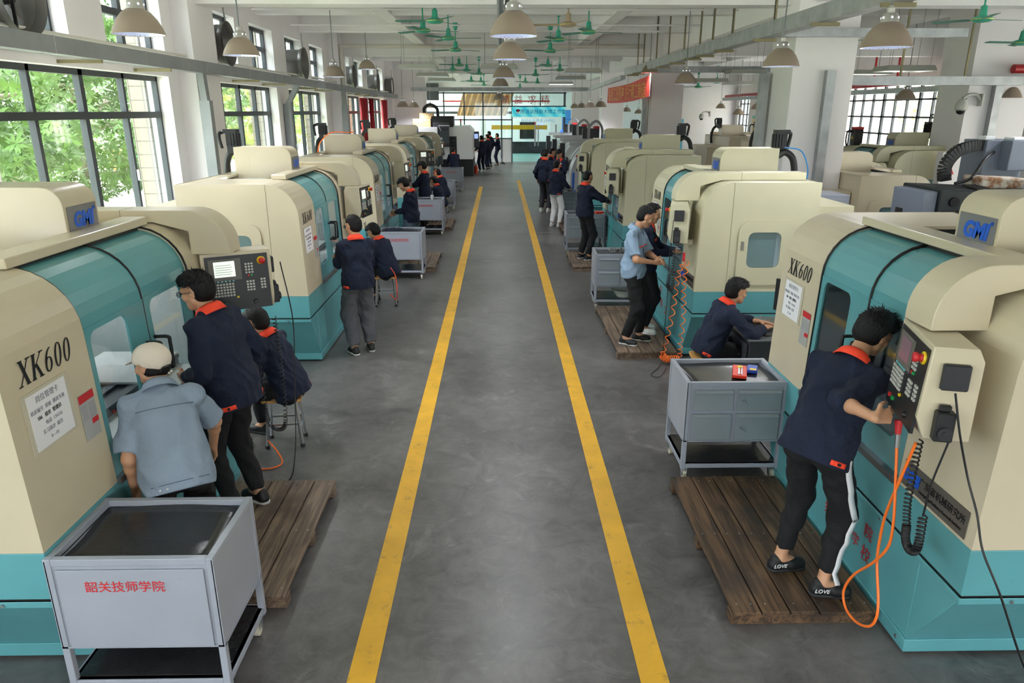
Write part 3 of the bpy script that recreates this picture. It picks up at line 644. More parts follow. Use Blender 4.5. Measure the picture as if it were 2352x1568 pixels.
# ------------------------------------------------------------------ dark machine with grey doors (right bay, near)
t = tag(empty('machining_centre', (0, 0, 0)), 'dark half-dismantled machining centre with slate-blue cabinet behind the near right machine', 'machine')
slate = mat('slate blue enamel', '#6f7787', .4, var=.05); blk = mat('dark green black casting', '#22282a', .5, .2, var=.2, vscale=4)
b = MB().box(5.33, 5.5, 9.06, 9.8, 0, 1.88); b.build('slate_cabinet', slate, t, bevel=.01)
MB().box(5.318, 5.33, 9.5, 9.66, 1.35, 1.62).build('cabinet_window', blackp, t)
b = MB(); b.prism([(5.5, 0), (7.0, 0), (7.0, 1.86), (5.5, 1.92)], 'y', 9.0, 9.9); b.build('casting', blk, t, bevel=.02)
h = MB(); 
for x, z, r in ((5.68, 1.76, .06), (5.6, 1.6, .03), (5.72, 1.6, .03)): h.cyl((x, 8.975, z), (x, 9.0, z), r)
h.box(5.55, 5.78, 8.98, 9.0, 1.55, 1.65); h.build('bores', mat('deep bore', '#0b0c0d', .7), t)
MB().prism([(6.15, 1.9), (6.65, 1.9), (6.7, 2.03), (6.1, 2.05)], 'y', 9.2, 9.6).build('rusted_guard', mat('rusty white', '#cfc8ba', .6, dirt='#8c5a2e', dscale=6, dlo=.45, dhi=.6), t, bevel=.03)
ch = MB(); pts = bez([(6.0, 9.8, 1.95), (5.98, 9.8, 2.15), (6.1, 9.8, 2.33), (6.3, 9.8, 2.4), (6.45, 9.8, 2.41)], 5)
for a, c in zip(pts, pts[1:]): ch.bar(a, a.lerp(c, .9), .1, .14)
ch.build('cable_chain', blackp, t)
MB().box(6.42, 6.95, 9.7, 10.2, 1.86, 2.48).box(6.62, 6.95, 9.5, 9.7, 2.1, 2.48).build('head_casing', slate, t, bevel=.01)
MB().box(6.42, 6.55, 9.75, 9.9, 2.48, 2.53).box(6.7, 6.95, 9.6, 9.8, 2.48, 2.52).build('foam_blocks', whitecl, t, bevel=.01)
MB().box(6.75, 7.6, 8.75, 8.98, 0, 2.05).build('side_guard', slate, t, bevel=.01)
MB().box(5.95, 7.4, 8.2, 8.74, .9, 1.66).build('slideway', mat('oily black casting', '#151515', .35, .3), t, bevel=.02)
hs = MB()
for k in range(6): hs.tube(bez([(5.95+.03*k, 9.3, 1.94), (5.98+.03*k, 8.96, 1.86), (5.96+.02*k, 8.93, 1.4), (5.98+.03*k, 8.95, .8)], 6), .014, 6)
hs.tube(bez([(5.9, 9.4, 1.95), (6.1, 9.4, 2.02), (6.3, 9.5, 2.25), (6.5, 9.65, 2.33)], 8), .02, 8); hs.build('hoses', blackp, t, 60)
# wall box on column, grey cabinets
t = tag(empty('switch_box', (8.6, 14.0, 1.75)), 'small white switch box with warning sign beside the right windows', 'switch box'); MB().box(-.2, .2, -.1, .1, -.35, .35).build('body', white, t, bevel=.01); MB().prism([(-.07, -.06), (.07, -.06), (0, .07)], 'y', -.105, -.1).build('warning_sign', redm, t); MB().box(-.03, .03, -.03, .03, -1.75, -.35).build('post', rodm, t)
t = tag(empty('tool_cabinet', (4.3, 9.9, 0)), 'grey tool cabinet standing behind the second right machine, at the column foot', 'cabinet')
MB().box(0, .5, 0, .6, 0, 1.75).build('body', greyen, t, bevel=.01); MB().box(.1, .35, -.03, 0, 1.3, 1.33).build('handle', blackp, t); MB().box(.02, .48, -.012, 0, 1.0, 1.7).build('door', greyen, t, bevel=.004)
# ------------------------------------------------------------------ turning centres (grey, far right) and far left
tw = mat('light grey casing', '#c9cdd0', .35); tdk = mat('graphite casing', '#3a3d42', .4)
def lathe_machine(x, y, rz, label, monitor=True):
    t = tag(empty('turning_centre', (x, y, 0), rz), label, 'machine', 'grey turning centres')
    p = [(0, .1), (-.02, .7)]+[(-.02-.75*(1-math.cos(R(a))), .7+1.05*math.sin(R(a))) for a in range(10, 91, 10)]+[(-1.5, 1.75), (-1.5, .1)]
    MB().prism(p, 'y', 0, 2.2).build('casing', tw, t, 30, .004)
    for ya, yb in ((.35, .45), (1.2, 1.3)):
        q = [(x+.006, z+.006) for x, z in p[1:11]]; m = MB()
        for k in range(len(q)-1): m.add([(q[k][0], ya, q[k][1]), (q[k+1][0], ya, q[k+1][1]), (q[k+1][0], yb, q[k+1][1]), (q[k][0], yb, q[k][1])], [(0, 1, 2, 3)])
        m.build('dark_stripe', tdk, t, 60)
    MB().box(-1.0, .08, -.02, .1, 1.78, 1.9).box(-1.5, .05, 2.1, 2.25, 1.75, 1.85).build('top_rail', tw, t, bevel=.01)
    MB().box(.02, .2, -.05, .3, .95, 1.75).build('control_panel', tdk, t, bevel=.01); MB().box(.2, .205, .0, .24, 1.68, 1.72).build('caution_strip', yel, t)
    MB().box(-.02, .01, .5, 1.15, .85, 1.3).build('door_window', blackp, t)
    if monitor: 
        MB().box(-1.2, -.6, .1, .18, 1.9, 2.25).build('back_screen', tdk, t, bevel=.01); 
        m = MB(); m.tube(bez([(-1.25, .5, 1.75), (-1.25, .5, 2.25), (-1.05, .5, 2.5), (-.8, .5, 2.3), (-.78, .5, 1.9)], 8), .045, 8); m.build('duct', mat('grey duct', '#8f9296', .5), t, 60)
        MB().box(-1.15, -.95, .4, .55, 2.25, 2.33).build('red_cap', redm, t)
    MB().box(-1.5, 0, 0, 2.2, 0, .1).build('plinth', blackp, t); return t
for k, y in enumerate((24.5, 28.3, 32.2)): lathe_machine(2.35, y+0, math.pi, ('nearest', 'middle', 'farthest')[k]+' grey curved-front turning centre in the right row').location.y = y+2.2
lathe_machine(-2.3, 27.2, 0, 'grey curved-front turning centre beyond the left milling machines', False)
# big white machine with black door
t = tag(empty('machining_centre', (-2.35, 33.2, 0)), 'tall white and black machining centre at the far left end, sand-coloured head on top', 'machine')
wh = mat('bright white casing', '#f6f6f8', .3)
MB().prism([(-1.6, .75), (1.15, .75), (1.15, 2.0), (.95, 2.2), (-1.6, 2.2)], 'y', .35, 2.8).build('casing', wh, t, bevel=.02)
MB().box(-1.6, 1.15, .4, 2.8, 0, .75).build('plinth', blackp, t, bevel=.01)
MB().box(.1, .42, .33, .36, .95, 1.75).build('black_panel', blackp, t); MB().box(-.6, .1, .1, .35, 1.3, 2.35).build('door_frame', tdk, t, bevel=.02); MB().box(-.3, .1, .08, .12, 1.45, 2.0).build('door_glass', GD, t)
m = MB()
for i in range(3):
    for j in range(4): m.box(.16+i*.08, .20+i*.08, .32, .33, 1.1+j*.14, 1.16+j*.14)
m.build('vent_slots', greycl, t)
MB().box(-1.6, -.4, .0, 1.0, 0, 2.15).build('side_cabinet', wh, t, bevel=.01)
sand = mat('sand enamel', '#cfb083', .5)
MB().box(-1.5, -.7, .2, .9, 2.15, 2.5).box(-1.2, -.6, .3, .9, 2.5, 2.75).build('head_casting', sand, t, bevel=.02); MB().box(-.7, .3, .3, 1.2, 2.15, 2.62).build('head_block', blackp, t, bevel=.02)
m = MB(); m.tube(bez([(-1.0, .6, 2.7), (-1.0, .6, 2.95), (-.75, .6, 3.1), (-.45, .6, 2.95), (-.4, .6, 2.6)], 8), .07, 8); m.build('cable_hose', blackp, t, 60)
MB().box(1.2, 1.42, .5, .9, 1.25, 1.95).build('control_panel', tdk, t, bevel=.01); MB().box(1.22, 1.38, .49, .5, 1.65, 1.85).build('screen', mat('blue lit screen', '#9fb4ff', .3, emit=1), t)
m = MB(); m.cyl((.6, .8, 2.2), (.6, .8, 2.35), .03).build('beacon_green', grn, t); MB().cyl((.6, .8, 2.35), (.6, .8, 2.5), .03).build('beacon_red', redm, t)
m = MB(); m.box(-.35, .15, .0, .06, 2.2, 2.24); m.bar((-.35, .03, 2.22), (-.25, .03, 2.0), .02); m.build('light_hood', tw, t)
# ------------------------------------------------------------------ steel hand trolleys
def caster(mb, x, y, z=.0):
    mb.m(1).cyl((x-.012, y, z+.045), (x+.012, y, z+.045), .044, 18); mb.m(0).cyl((x-.016, y, z+.045), (x+.016, y, z+.045), .012, 8)
    mb.bar((x-.02, y, z+.045), (x-.02, y+.02, z+.11), .004, .04); mb.bar((x+.02, y, z+.045), (x+.02, y+.02, z+.11), .004, .04); mb.box(x-.03, x+.03, y-.01, y+.05, z+.105, z+.112)
cwheel = mat('cream wheel', '#d9d3bf', .4)
def trolley(x, y, rz, label, drawers=False, H=.85, w=.79, d=.57, mm=None, sign=False):
    t = tag(empty('tool_trolley', (x, y, 0), rz), label, 'trolley', 'steel tool trolleys'); mm = mm or greyen
    s = .035; m = MB(); hw, hd = w/2, d/2
    for sx in (-1, 1):
        for sy in (-1, 1):
            m.box(sx*hw-(s if sx > 0 else 0), sx*hw+(0 if sx > 0 else s), sy*hd-(s if sy > 0 else 0), sy*hd+(0 if sy > 0 else s), .115, H)
    for z in (.13, H-s-.001):
        m.box(-hw+s, hw-s, -hd+.001, -hd+s, z, z+s); m.box(-hw+s, hw-s, hd-s, hd-.001, z, z+s); m.box(-hw+.001, -hw+s, -hd+s, hd-s, z, z+s); m.box(hw-s, hw-.001, -hd+s, hd-s, z, z+s)
    m.build('frame', mm, t, bevel=.003)
    zb = .36
    b = MB(); b.box(-hw+.004, hw-.004, -hd+.006, -hd+.012, zb, H-.03); b.box(-hw+.005, -hw+.01, -hd, hd, zb, H-.01); b.box(hw-.01, hw-.005, -hd, hd, zb, H-.01); b.box(-hw, hw, -hd, hd, zb, zb+.01)
    if not drawers: b.box(-hw+.004, hw-.004, hd-.012, hd-.006, zb, H-.03)
    b.box(-hw+s, hw-s, -hd+s, hd-s, H-.05, H-.04); b.build('panels', mm, t)
    q = MB(); q.box(-hw+.05, hw-.05, -hd-.004, -hd, zb+.01, H-.055)
    if not drawers: q.build('front_panel', mm, t, bevel=.002)
    mt = MB()   # curled rubber mat
    nx, ny = 10, 8; vs = []
    for j in range(ny+1):
        for i in range(nx+1):
            u, v = i/nx, j/ny; z = H-.036+.004*math.sin(7*u+3*v)+(.03*max(0, .15-v)*6 if False else 0)+.02*max(0, v-.85)*math.sin(3*u)*4; vs.append((-hw+.045+(w-.09)*u+.012*math.sin(5*v), -hd+.045+(d-.09)*v+.008*math.sin(6*u), z))
    fs = [(j*(nx+1)+i, j*(nx+1)+i+1, (j+1)*(nx+1)+i+1, (j+1)*(nx+1)+i) for j in range(ny) for i in range(nx)]
    me = bpy.data.meshes.new('mat'); me.from_pydata(vs, [], fs); o = link('rubber_mat', me, t, rubber, 180); sd = o.modifiers.new('s', 'SOLIDIFY'); sd.thickness = .004
    MB().box(-hw+.03, hw-.03, -hd+.03, hd-.03, .165, .172).build('lower_mat', rubber, t); MB().box(-hw+.01, hw-.01, -hd+.01, hd-.01, .15, .165).build('shelf', mm, t)
    for sx in (-1, 1):
        for sy in (-1, 1):
            c = MB(); caster(c, sx*(hw-.04), sy*(hd-.05)); c.build('caster', [steel, cwheel], t, 40)
    if drawers:
        for (xa, xb, za, zc, key) in ((-hw+.05, -.03, H-.23, H-.06, 0), (-.0, hw-.05, H-.23, H-.06, 1), (-hw+.05, -.03, zb+.02, H-.26, 0), (0, hw-.05, zb+.02, H-.26, 1)):
            dr = MB().box(xa, xb, -hd-.012, -hd+.004, za, zc).build('drawer' if za > .55 else 'door', greyen2, t, bevel=.003)
            MB().prism([(-hd-.014, zc-.025), (-hd-.03, zc-.02), (-hd-.014, zc-.005)], 'x', xa+.01, xb-.01).build('pull_lip', greyen2, dr)
            if key: MB().cyl((xa+.05, -hd-.02, (za+zc)/2), (xa+.05, -hd-.01, (za+zc)/2), .012).bar((xa+.05, -hd-.02, (za+zc)/2), (xa+.075, -hd-.03, (za+zc)/2-.035), .012, .004).build('key', steel, dr)
    if sign: text('韶关技师学院', .063, 'stencil', mat('stencil red', '#cf2f36', .6), t, basis((-hw*.08, -hd-.0055, H-.15), (1, 0, 0), (0, 0, 1)))
    return t
FR = 'Y'
trolley(-1.745, 3.19, 0, 'grey steel trolley with red lettering and black mat, nearest on the left', sign=True, H=.86)
for k, y in enumerate((12.75, 17.5, 22.1, 27.2)):
    trolley(-1.745, y, 0, ('red-lettered grey trolley just beyond the seated student on the left', 'red-lettered trolley with a paper cup on it, second from the seated student', 'red-lettered trolley fourth along the left row', 'pale trolley farthest along the left row, before the white machine')[k], sign=True)
trolley(1.83, 5.42, 0, 'grey drawer trolley with red case on top, nearest on the right', drawers=True, H=.86)
trolley(1.80, 10.65, R(-2), 'grey drawer trolley with enamel basin on its shelf, beside the instructor', drawers=True)
trolley(1.75, 14.95, 0, 'grey drawer trolley behind the crop-haired student on the right', drawers=True)
trolley(1.90, 19.2, 0, 'dark grey trolley beside the student in white trousers', drawers=True, mm=greyen2, w=.58)
# small things on trolleys
t = tag(empty('caliper_case', (1.93, 5.42, .83), R(-18)), 'orange-red caliper case lying open on the near right trolley', 'case')
MB().box(-.055, .055, -.13, .13, 0, .025).build('case', mat('case red', '#ee3b20', .4), t, bevel=.004); MB().box(-.012, .0, -.11, .1, .026, .032).box(.01, .02, -.11, .1, .026, .032).build('caliper', steel, t); MB().lathe([(.022, .026), (.022, .036), (0, .038)], (0, .07, 0), 16).build('dial', yel, t)
t = tag(empty('caliper_case', (2.05, 5.47, .83), R(-20)), 'small blue instrument case beside the red case on the near right trolley', 'case'); MB().box(-.04, .04, -.07, .07, 0, .03).build('case', mat('case blue', '#2b4fb8', .4), t, bevel=.006); MB().box(-.02, .03, -.068, -.03, .03, .033).build('tag', yel, t)
def vise(x, y, z, lb):
    t = tag(empty('machine_vice', (x, y, z)), lb, 'vice', 'shiny vices on the trolley'); MB().box(-.05, .05, -.04, .04, 0, .03).build('base', steel, t, bevel=.003); MB().box(-.045, -.02, -.03, .03, .03, .075).build('jaw', steel, t, bevel=.003); MB().box(.02, .045, -.03, .03, .03, .075).build('jaw', steel, t, bevel=.003); MB().cyl((-.07, 0, .05), (.07, 0, .05), .008).build('screw', steel, t)
vise(1.68, 10.6, .825, 'left one of two shiny vices on the trolley beside the instructor'); vise(1.84, 10.62, .825, 'right one of two shiny vices on the trolley beside the instructor')
t = tag(empty('enamel_basin', (1.86, 10.55, .175)), 'white enamel basin with green speckled rim on the trolley shelf', 'basin')
MB().lathe([(0, 0), (.1, 0), (.17, .1), (.185, .11), (.18, .105), (.1, .012), (0, .012)], n=28).build('bowl', mat('enamel white', '#dfe6df', .2, var=.1, dirt='#6f9a7c', dscale=20, dlo=.6, dhi=.66), t, 50)
def cup(x, y, z, lb):
    t = tag(empty('paper_cup', (x, y, z)), lb, 'cup'); MB().lathe([(0, 0), (.028, 0), (.04, .11), (.036, .11), (0, .01)], n=18).build('cup', whitecl, t, 50); MB().cyl((0, 0, .05), (.012, .01, .2), .004).build('straw', whitecl, t)
cup(-1.62, 17.45, .82, 'white paper cup with straw on the second far trolley')
for x, lb in ((1.68, 'small bright collet left on the drawer trolley behind the crop-haired student'), (1.76, 'small dark collet beside the bright one on that trolley')):
    t = tag(empty('collet', (x, 14.8, .825)), lb, 'tool holder', 'collets on the trolley'); MB().lathe([(0, 0), (.03, 0), (.03, .03), (.018, .05), (.018, .09), (0, .09)], n=14).build('body', steel, t, 50)
t = tag(empty('tool_case', (2.05, 14.85, .825), .2), 'red tool case on the trolley behind the crop-haired student', 'case'); MB().box(-.09, .09, -.05, .05, 0, .05).build('case', mat('case red', '#ee3b20', .4), t, bevel=.006)
for k in range(5):
    t = tag(empty('cutting_tool', (1.72+.08*k, 19.05+.03*(k % 2), .825), k*.7), 'metal cutting tool among the clutter on the dark far trolley', 'tool', 'clutter on the dark trolley'); MB().cyl((-.05, 0, .02), (.05, 0, .02), .018, 8).build('body', [steel, blackp, mat('brown rag', '#6a5238', .8), bluem, yel][k], t)
t = tag(empty('folded_jacket', (-1.9, 12.75, .83)), 'dark folded garment heaped on the third left trolley', 'cloth')
JK = t
# ------------------------------------------------------------------ wooden duckboards
def pallet(x0, x1, y0, y1, label, mm, along='y', n=5, h=.1, sk=0):
    t = tag(empty('wooden_duckboard', (x0, y0, 0), sk), label, 'pallet', 'wooden duckboards'); w = x1-x0; l = y1-y0; rg = random.Random(int(y0*10))
    for k in range(n):
        a = w*k/n; o = MB().box(a+.005, a+w/n-.005, rg.uniform(0, .012), l-rg.uniform(0, .012), h-.025+rg.uniform(-.002, .002), h).build('board', mm, t, bevel=.003)
        nl = MB()
        for yy in (.08, l/2, l-.08):
            for q in (.25, .75): nl.cyl((a+w/n*q, yy, h), (a+w/n*q, yy, h+.003), .005, 6)
        nl.build('nails', steel, o)
    for yy in (.03, l/2-.04, l-.11): MB().box(0, w, yy, yy+.08, 0, h-.026).build('bearer', mm, t, bevel=.004)
    return t
pallet(-2.12, -1.29, 3.62, 5.05, 'wooden duckboard behind the lettered trolley on the left', wood)
pallet(1.33, 2.17, 3.43, 5.06, 'dark oil-stained wooden duckboard under the student with the striped trousers', woodd)
pallet(1.40, 2.12, 8.12, 10.28, 'wooden duckboard under the instructor in the pale shirt', wood)
pallet(1.35, 2.12, 13.1, 14.55, 'wooden duckboard under the crop-haired student', wood)
pallet(1.5, 2.12, 17.3, 18.85, 'dark wooden duckboard under the student in white trousers', woodd)
for k, (y, lb) in enumerate(((13.1, 'wooden duckboard under the first far trolley on the left'), (17.9, 'wooden duckboard under the second far trolley on the left'))): pallet(-2.1, -1.2, y, y+1.5, lb, wood)
# ------------------------------------------------------------------ stools
def stool(x, y, label, rz=0, hm=None):
    t = tag(empty('stool', (x, y, 0), rz), label, 'stool', 'wooden seat stools'); MB().prism(rrect(-.17, .17, -.12, .12, .03), 'z', .43, .455).build('seat', seatw, t, bevel=.006); hm = hm or steel
    for sx in (-1, 1):
        for sy in (-1, 1):
            o = MB().bar((sx*.12, sy*.085, .43), (sx*.15, sy*.11, .012), .022).build('leg', hm, t); MB().bar((sx*.15, sy*.11, .03), (sx*.152, sy*.112, 0), .028).build('foot_cap', blackp, o)
    m = MB(); 
    for s in (-1, 1): m.bar((s*.14, -.1, .17), (s*.14, .1, .17), .016); m.bar((-.137, s*.1, .22), (.137, s*.1, .22), .016)
    m.build('stretchers', hm, t); return t
stool(-1.93, 5.93, 'wooden-seat steel stool under the student behind the control panel', R(8))
stool(-1.75, 10.75, 'stool under the seated student beyond the second left machine', R(5))
stool(2.13, 6.98, 'stool under the student typing at the keyboard', R(-5))
stool(-1.75, 27.6+3.2, 'stool under the student seated by the white machine')
stool(-1.57, 18.95, 'stool under the student crouched behind the second far trolley')
stool(-1.67, 21.3, 'stool under the student seated by the fifth left machine')
# ------------------------------------------------------------------ desk, keyboard, monitor on the right; pads
t = tag(empty('computer_desk', (2.42, 6.62, 0)), 'small dark metal computer desk with steel top behind the near right machine', 'desk')
MB().box(0, .75, 0, .85, .70, .72).build('desktop', mat('desk steel', '#8d9093', .3, .7), t, bevel=.003); MB().box(.02, .73, .02, .83, .1, .69).build('cabinet', tdk, t, bevel=.004); MB().box(.0, .015, .05, .8, .12, .66).build('door', tdk, t)
for x in (.03, .72):
    for y in (.03, .82): MB().box(x-.02, x+.02, y-.02, y+.02, 0, .1).build('leg', steel, t)
t = tag(empty('keyboard', (2.62, 7.14, .722), R(-62)), 'black computer keyboard under the typing student\'s hands', 'keyboard')
MB().box(-.22, .22, -.075, .075, 0, .02).build('body', blackp, t, bevel=.004); m = MB()
for i in range(15):
    for j in range(5): m.box(-.205+i*.0275, -.184+i*.0275, -.062+j*.025, -.042+j*.025, .02, .026)
m.build('keys', mat('black keys', '#232326', .4), t)
t = tag(empty('computer_mouse', (2.66, 6.78, .722), R(-60)), 'black computer mouse under the typing student\'s right hand', 'mouse')
MB().lathe([(.03, 0), (.032, .012), (.02, .028), (0, .032)], n=16).build('shell', blackp, t, 60).scale = (1, 1.6, 1)
t = tag(empty('computer_monitor', (3.02, 7.15, .722), R(20)), 'thin black monitor edge behind the near right machine', 'monitor'); MB().box(-.012, .015, -.26, .26, .1, .44).build('screen', blackp, t, bevel=.004); MB().box(-.0, .02, -.03, .03, 0, .12).build('stand', blackp, t); MB().box(-.08, .1, -.12, .12, 0, .012).build('foot', blackp, t)
t = tag(empty('writing_board', (-2.13, 5.62, .80), R(20)), 'clipboard with white paper on the seated student\'s lap', 'clipboard'); MB().box(-.12, .12, -.16, .16, 0, .012).build('board', tdk, t, bevel=.003); MB().box(-.1, .1, -.14, .13, .012, .014).build('paper_sheet', paper, t)
# ------------------------------------------------------------------ hoses and cords
def cord(name, pts, r, m, label, cat, group=None, n=8):
    o = MB().tube(pts, r, n).build(name, m, None, 60); tag(o, label, cat, group); return o
cord('air_hose', bez([(2.000, 3.262, 1.235), (2.000, 3.217, 1.050), (2.000, 3.175, 0.849), (2.000, 3.182, 0.703), (2.000, 3.288, 0.532), (1.99, 3.431, 0.352), (1.98, 3.488, 0.207), (1.98, 3.440, 0.124), (1.98, 3.311, 0.130), (1.99, 3.205, 0.188), (2.000, 3.172, 0.265), (2.01, 3.196, 0.357), (2.02, 3.285, 0.539), (2.02, 3.296, 0.694), (2.01, 3.265, 0.857), (2.0, 3.180, 1.107), (2.000, 3.117, 1.322)], 8), .0075, orange, 'bright orange air hose looping beside the near right machine', 'hose')
o = MB().cyl((2.0, 3.262, 1.23), (2.0, 3.27, 1.30), .012).build('hose_coupling', steel); tag(o, 'steel coupling on top of the bright orange hose', 'coupling'); g = MB().tube([(2.0, 3.27, 1.30), (2.0, 3.285, 1.37)], [.014, .02], 10).build('red_grip', redm, o)
cord('coiled_cable', coil([(2.030, 3.138, 1.326), (2.030, 3.141, 1.164), (2.030, 3.140, 0.994), (2.030, 3.114, 0.874)], .016, 20)+coil([(2.030, 3.114, 0.874), (2.030, 3.10, 0.80), (2.030, 3.05, 0.77), (2.030, 3.0, 0.82), (2.030, 3.003, 0.991)], .018, 36), .0045, blackp, 'black coiled cable hanging under the near right control box', 'cable', 'coiled pendant cables', 6)
cord('power_cord', bez([(2.030, 3.003, 0.991), (2.030, 2.988, 1.176), (2.05, 2.96, 1.40)], 8), .005, blackp, 'short black cord rising from the coil to the handwheel pendant', 'cord', None, 6)
cord('power_cord', bez([(1.975, 2.87, 1.68), (2.02, 2.85, 1.489), (2.09, 2.84, 1.28), (2.10, 2.75, 1.15), (2.10, 2.67, 1.02), (2.15, 2.58, .86), (2.4, 2.62, .4), (2.75, 2.78, .03), (2.9, 2.8, .02)], 10), .005, blackp, 'long black cord running down the nearest right machine corner', 'cord', None, 6)
C1 = [(2.066, 7.95, 1.234), (2.012, 7.95, 1.033), (1.993, 7.95, 0.727), (1.951, 7.95, 0.387), (1.897, 7.95, 0.12)]
C2 = [(1.897, 7.95, 0.12), (1.949, 7.95, 0.07), (2.103, 7.95, 0.075)]
C3 = [(2.103, 7.95, 0.075), (2.102, 7.95, 0.253), (2.111, 7.95, 0.623), (2.088, 7.95, 0.932), (2.106, 7.95, 1.234)]
cord('coiled_hose', coil(C1, .026, 11)+coil(C2, .04, 14)+coil(C3, .026, 13), .0055, orange, 'orange coiled air hose hanging beside the instructor', 'hose', None, 6)
o = MB().cyl((2.066, 7.95, 1.234), (2.066, 7.95, 1.33), .016).build('hose_grip', redm); tag(o, 'red grip at the top of the orange coiled hose', 'grip')
cord('coiled_cable', coil([(1.932, 7.9, 1.40), (1.936, 7.9, 1.244), (1.948, 7.9, 0.995), (1.928, 7.9, 0.92), (1.894, 7.9, 0.98), (1.903, 7.9, 1.10)], .02, 40), .004, blackp, 'black coiled cable hanging under the second right control box', 'cable', 'coiled pendant cables', 6)
cord('power_cord', bez([(1.915, 7.92, 1.70), (1.90, 7.9, 1.50), (1.892, 7.9, 1.244), (1.899, 7.9, 0.843), (1.891, 7.9, 0.429), (1.9, 7.95, .1), (1.85, 7.85, .012), (1.697, 7.591, .01), (1.781, 7.52, .01), (1.918, 7.80, .01)], 10), .004, blackp, 'thin black cord reaching the floor beside the orange coil', 'cord', None, 6)
cord('coiled_cable', coil([(1.9, 12.9, 1.36), (1.89, 12.9, 1.0), (1.9, 12.9, .6), (1.92, 12.9, .45)], .018, 30), .004, blackp, 'black coiled cable under the third right control box', 'cable', 'coiled pendant cables', 6)
cord('air_hose', bez([(2.05, 13.2, 1.1), (2.0, 13.1, .7), (1.95, 13.1, .3), (2.02, 13.2, .3), (2.08, 13.2, 1.0)], 8), .006, mat('teal hose', '#1f9f9a', .4), 'thin teal air hose at the third right machine', 'hose', None, 6)
cord('coiled_cable', coil([(-1.72, 5.28, 1.36), (-1.71, 5.28, 1.1), (-1.71, 5.3, .8), (-1.72, 5.3, .5), (-1.76, 5.3, .42), (-1.84, 5.3, .45), (-1.87, 5.3, .6), (-1.88, 5.3, .95)], .015, 62), .0035, blackp, 'black coiled cable hanging under the near left control box', 'cable', 'coiled pendant cables', 6)
cord('power_cord', bez([(-1.88, 5.3, .95), (-1.88, 5.3, 1.2), (-1.9, 5.3, 1.36)], 6), .0035, blackp, 'thin straight cord above the near left coiled cable', 'cord', None, 6)
cord('power_cord', bez([(-1.70, 5.50, 1.74), (-1.63, 5.45, 1.3), (-1.64, 5.4, .9), (-1.64, 5.3, .5), (-1.64, 5.2, .25), (-1.68, 5.15, .06), (-1.8, 5.12, .012), (-1.93, 5.12, .012)], 10), .005, blackp, 'black cord dropping to the floor under the near left control box', 'cord', None, 6)
cord('air_hose', bez([(-2.0, 5.65, .15), (-1.9, 5.55, .1), (-1.85, 5.5, .02), (-1.9, 5.42, .012), (-2.0, 5.4, .012), (-2.1, 5.42, .02)], 8), .007, orange, 'orange hose end lying on the floor by the near left stool', 'hose', None, 6)
cord('air_hose', bez([(-3.3, 13.5, 2.12), (-3.25, 13.55, 2.3), (-3.05, 13.55, 2.47), (-2.8, 13.6, 2.475), (-2.65, 13.7, 2.475)], 8), .01, orange, 'orange hose laid over the third left head cover', 'hose', None, 6)
cord('air_hose', bez([(-1.58, 10.2, .7), (-1.5, 10.1, .6), (-1.47, 10.0, .4), (-1.5, 10.1, .25), (-1.6, 10.2, .3)], 8), .007, mat('red hose', '#f0472e', .4), 'red looped hose beside the second left stool', 'hose', None, 6)
cord('coiled_cable', coil([(-1.9, 10.15, 1.36), (-1.88, 10.15, 1.15), (-1.86, 10.2, .95)], .016, 16), .0035, blackp, 'black coiled cable under the second left control box', 'cable', 'coiled pendant cables', 6)
cord('cable_hose', bez([(3.62, 8.6, 2.03), (3.62, 8.6, 2.2), (3.52, 8.6, 2.4), (3.34, 8.65, 2.44)], 10), .008, mat('blue hose', '#2e7fc0', .4), 'blue air line arched behind the second right head cover', 'hose', None, 6)
cord('coiled_hose', coil([(-1.78, 20.2, 1.3), (-1.78, 20.2, .9), (-1.8, 20.2, .6)], .04, 12), .008, orange, 'orange coiled hose hanging at the fourth left machine', 'hose', None, 6)
# red characters brushed on the teal skirt of right machine(s)
rc = mat('brushed red', '#b5333b', .6)
def chars(y0, seq, lb):
    root = None
    for k, (ch, yy, zz, s) in enumerate(seq):
        o = text(ch, s, 'painted_character', rc, None, basis((FXR-.003, yy, zz), (0, -1, 0), (0, 0, 1)))
        if root is None: root = tag(o, lb, 'lettering')
        else: o.parent = root; o.name = 'painted_character'
chars(0, [('级', 4.228, .29, .12), ('师', 4.144, .422, .12), ('技', 4.102, .285, .12), ('工', 3.978, .288, .1), ('学', 3.93, .422, .09), ('学', 3.856, .297, .09), ('院', 3.729, .426, .1), ('校', 3.722, .279, .11)], 'red brushed characters on the teal base of the nearest right machine')
chars(0, [('韶', 10.1, .5, .13), ('关', 9.85, .5, .13), ('市', 9.6, .5, .13), ('技', 9.5, .34, .13), ('工', 9.25, .3, .13)], 'faint red brushed characters on the teal base of the second right machine')
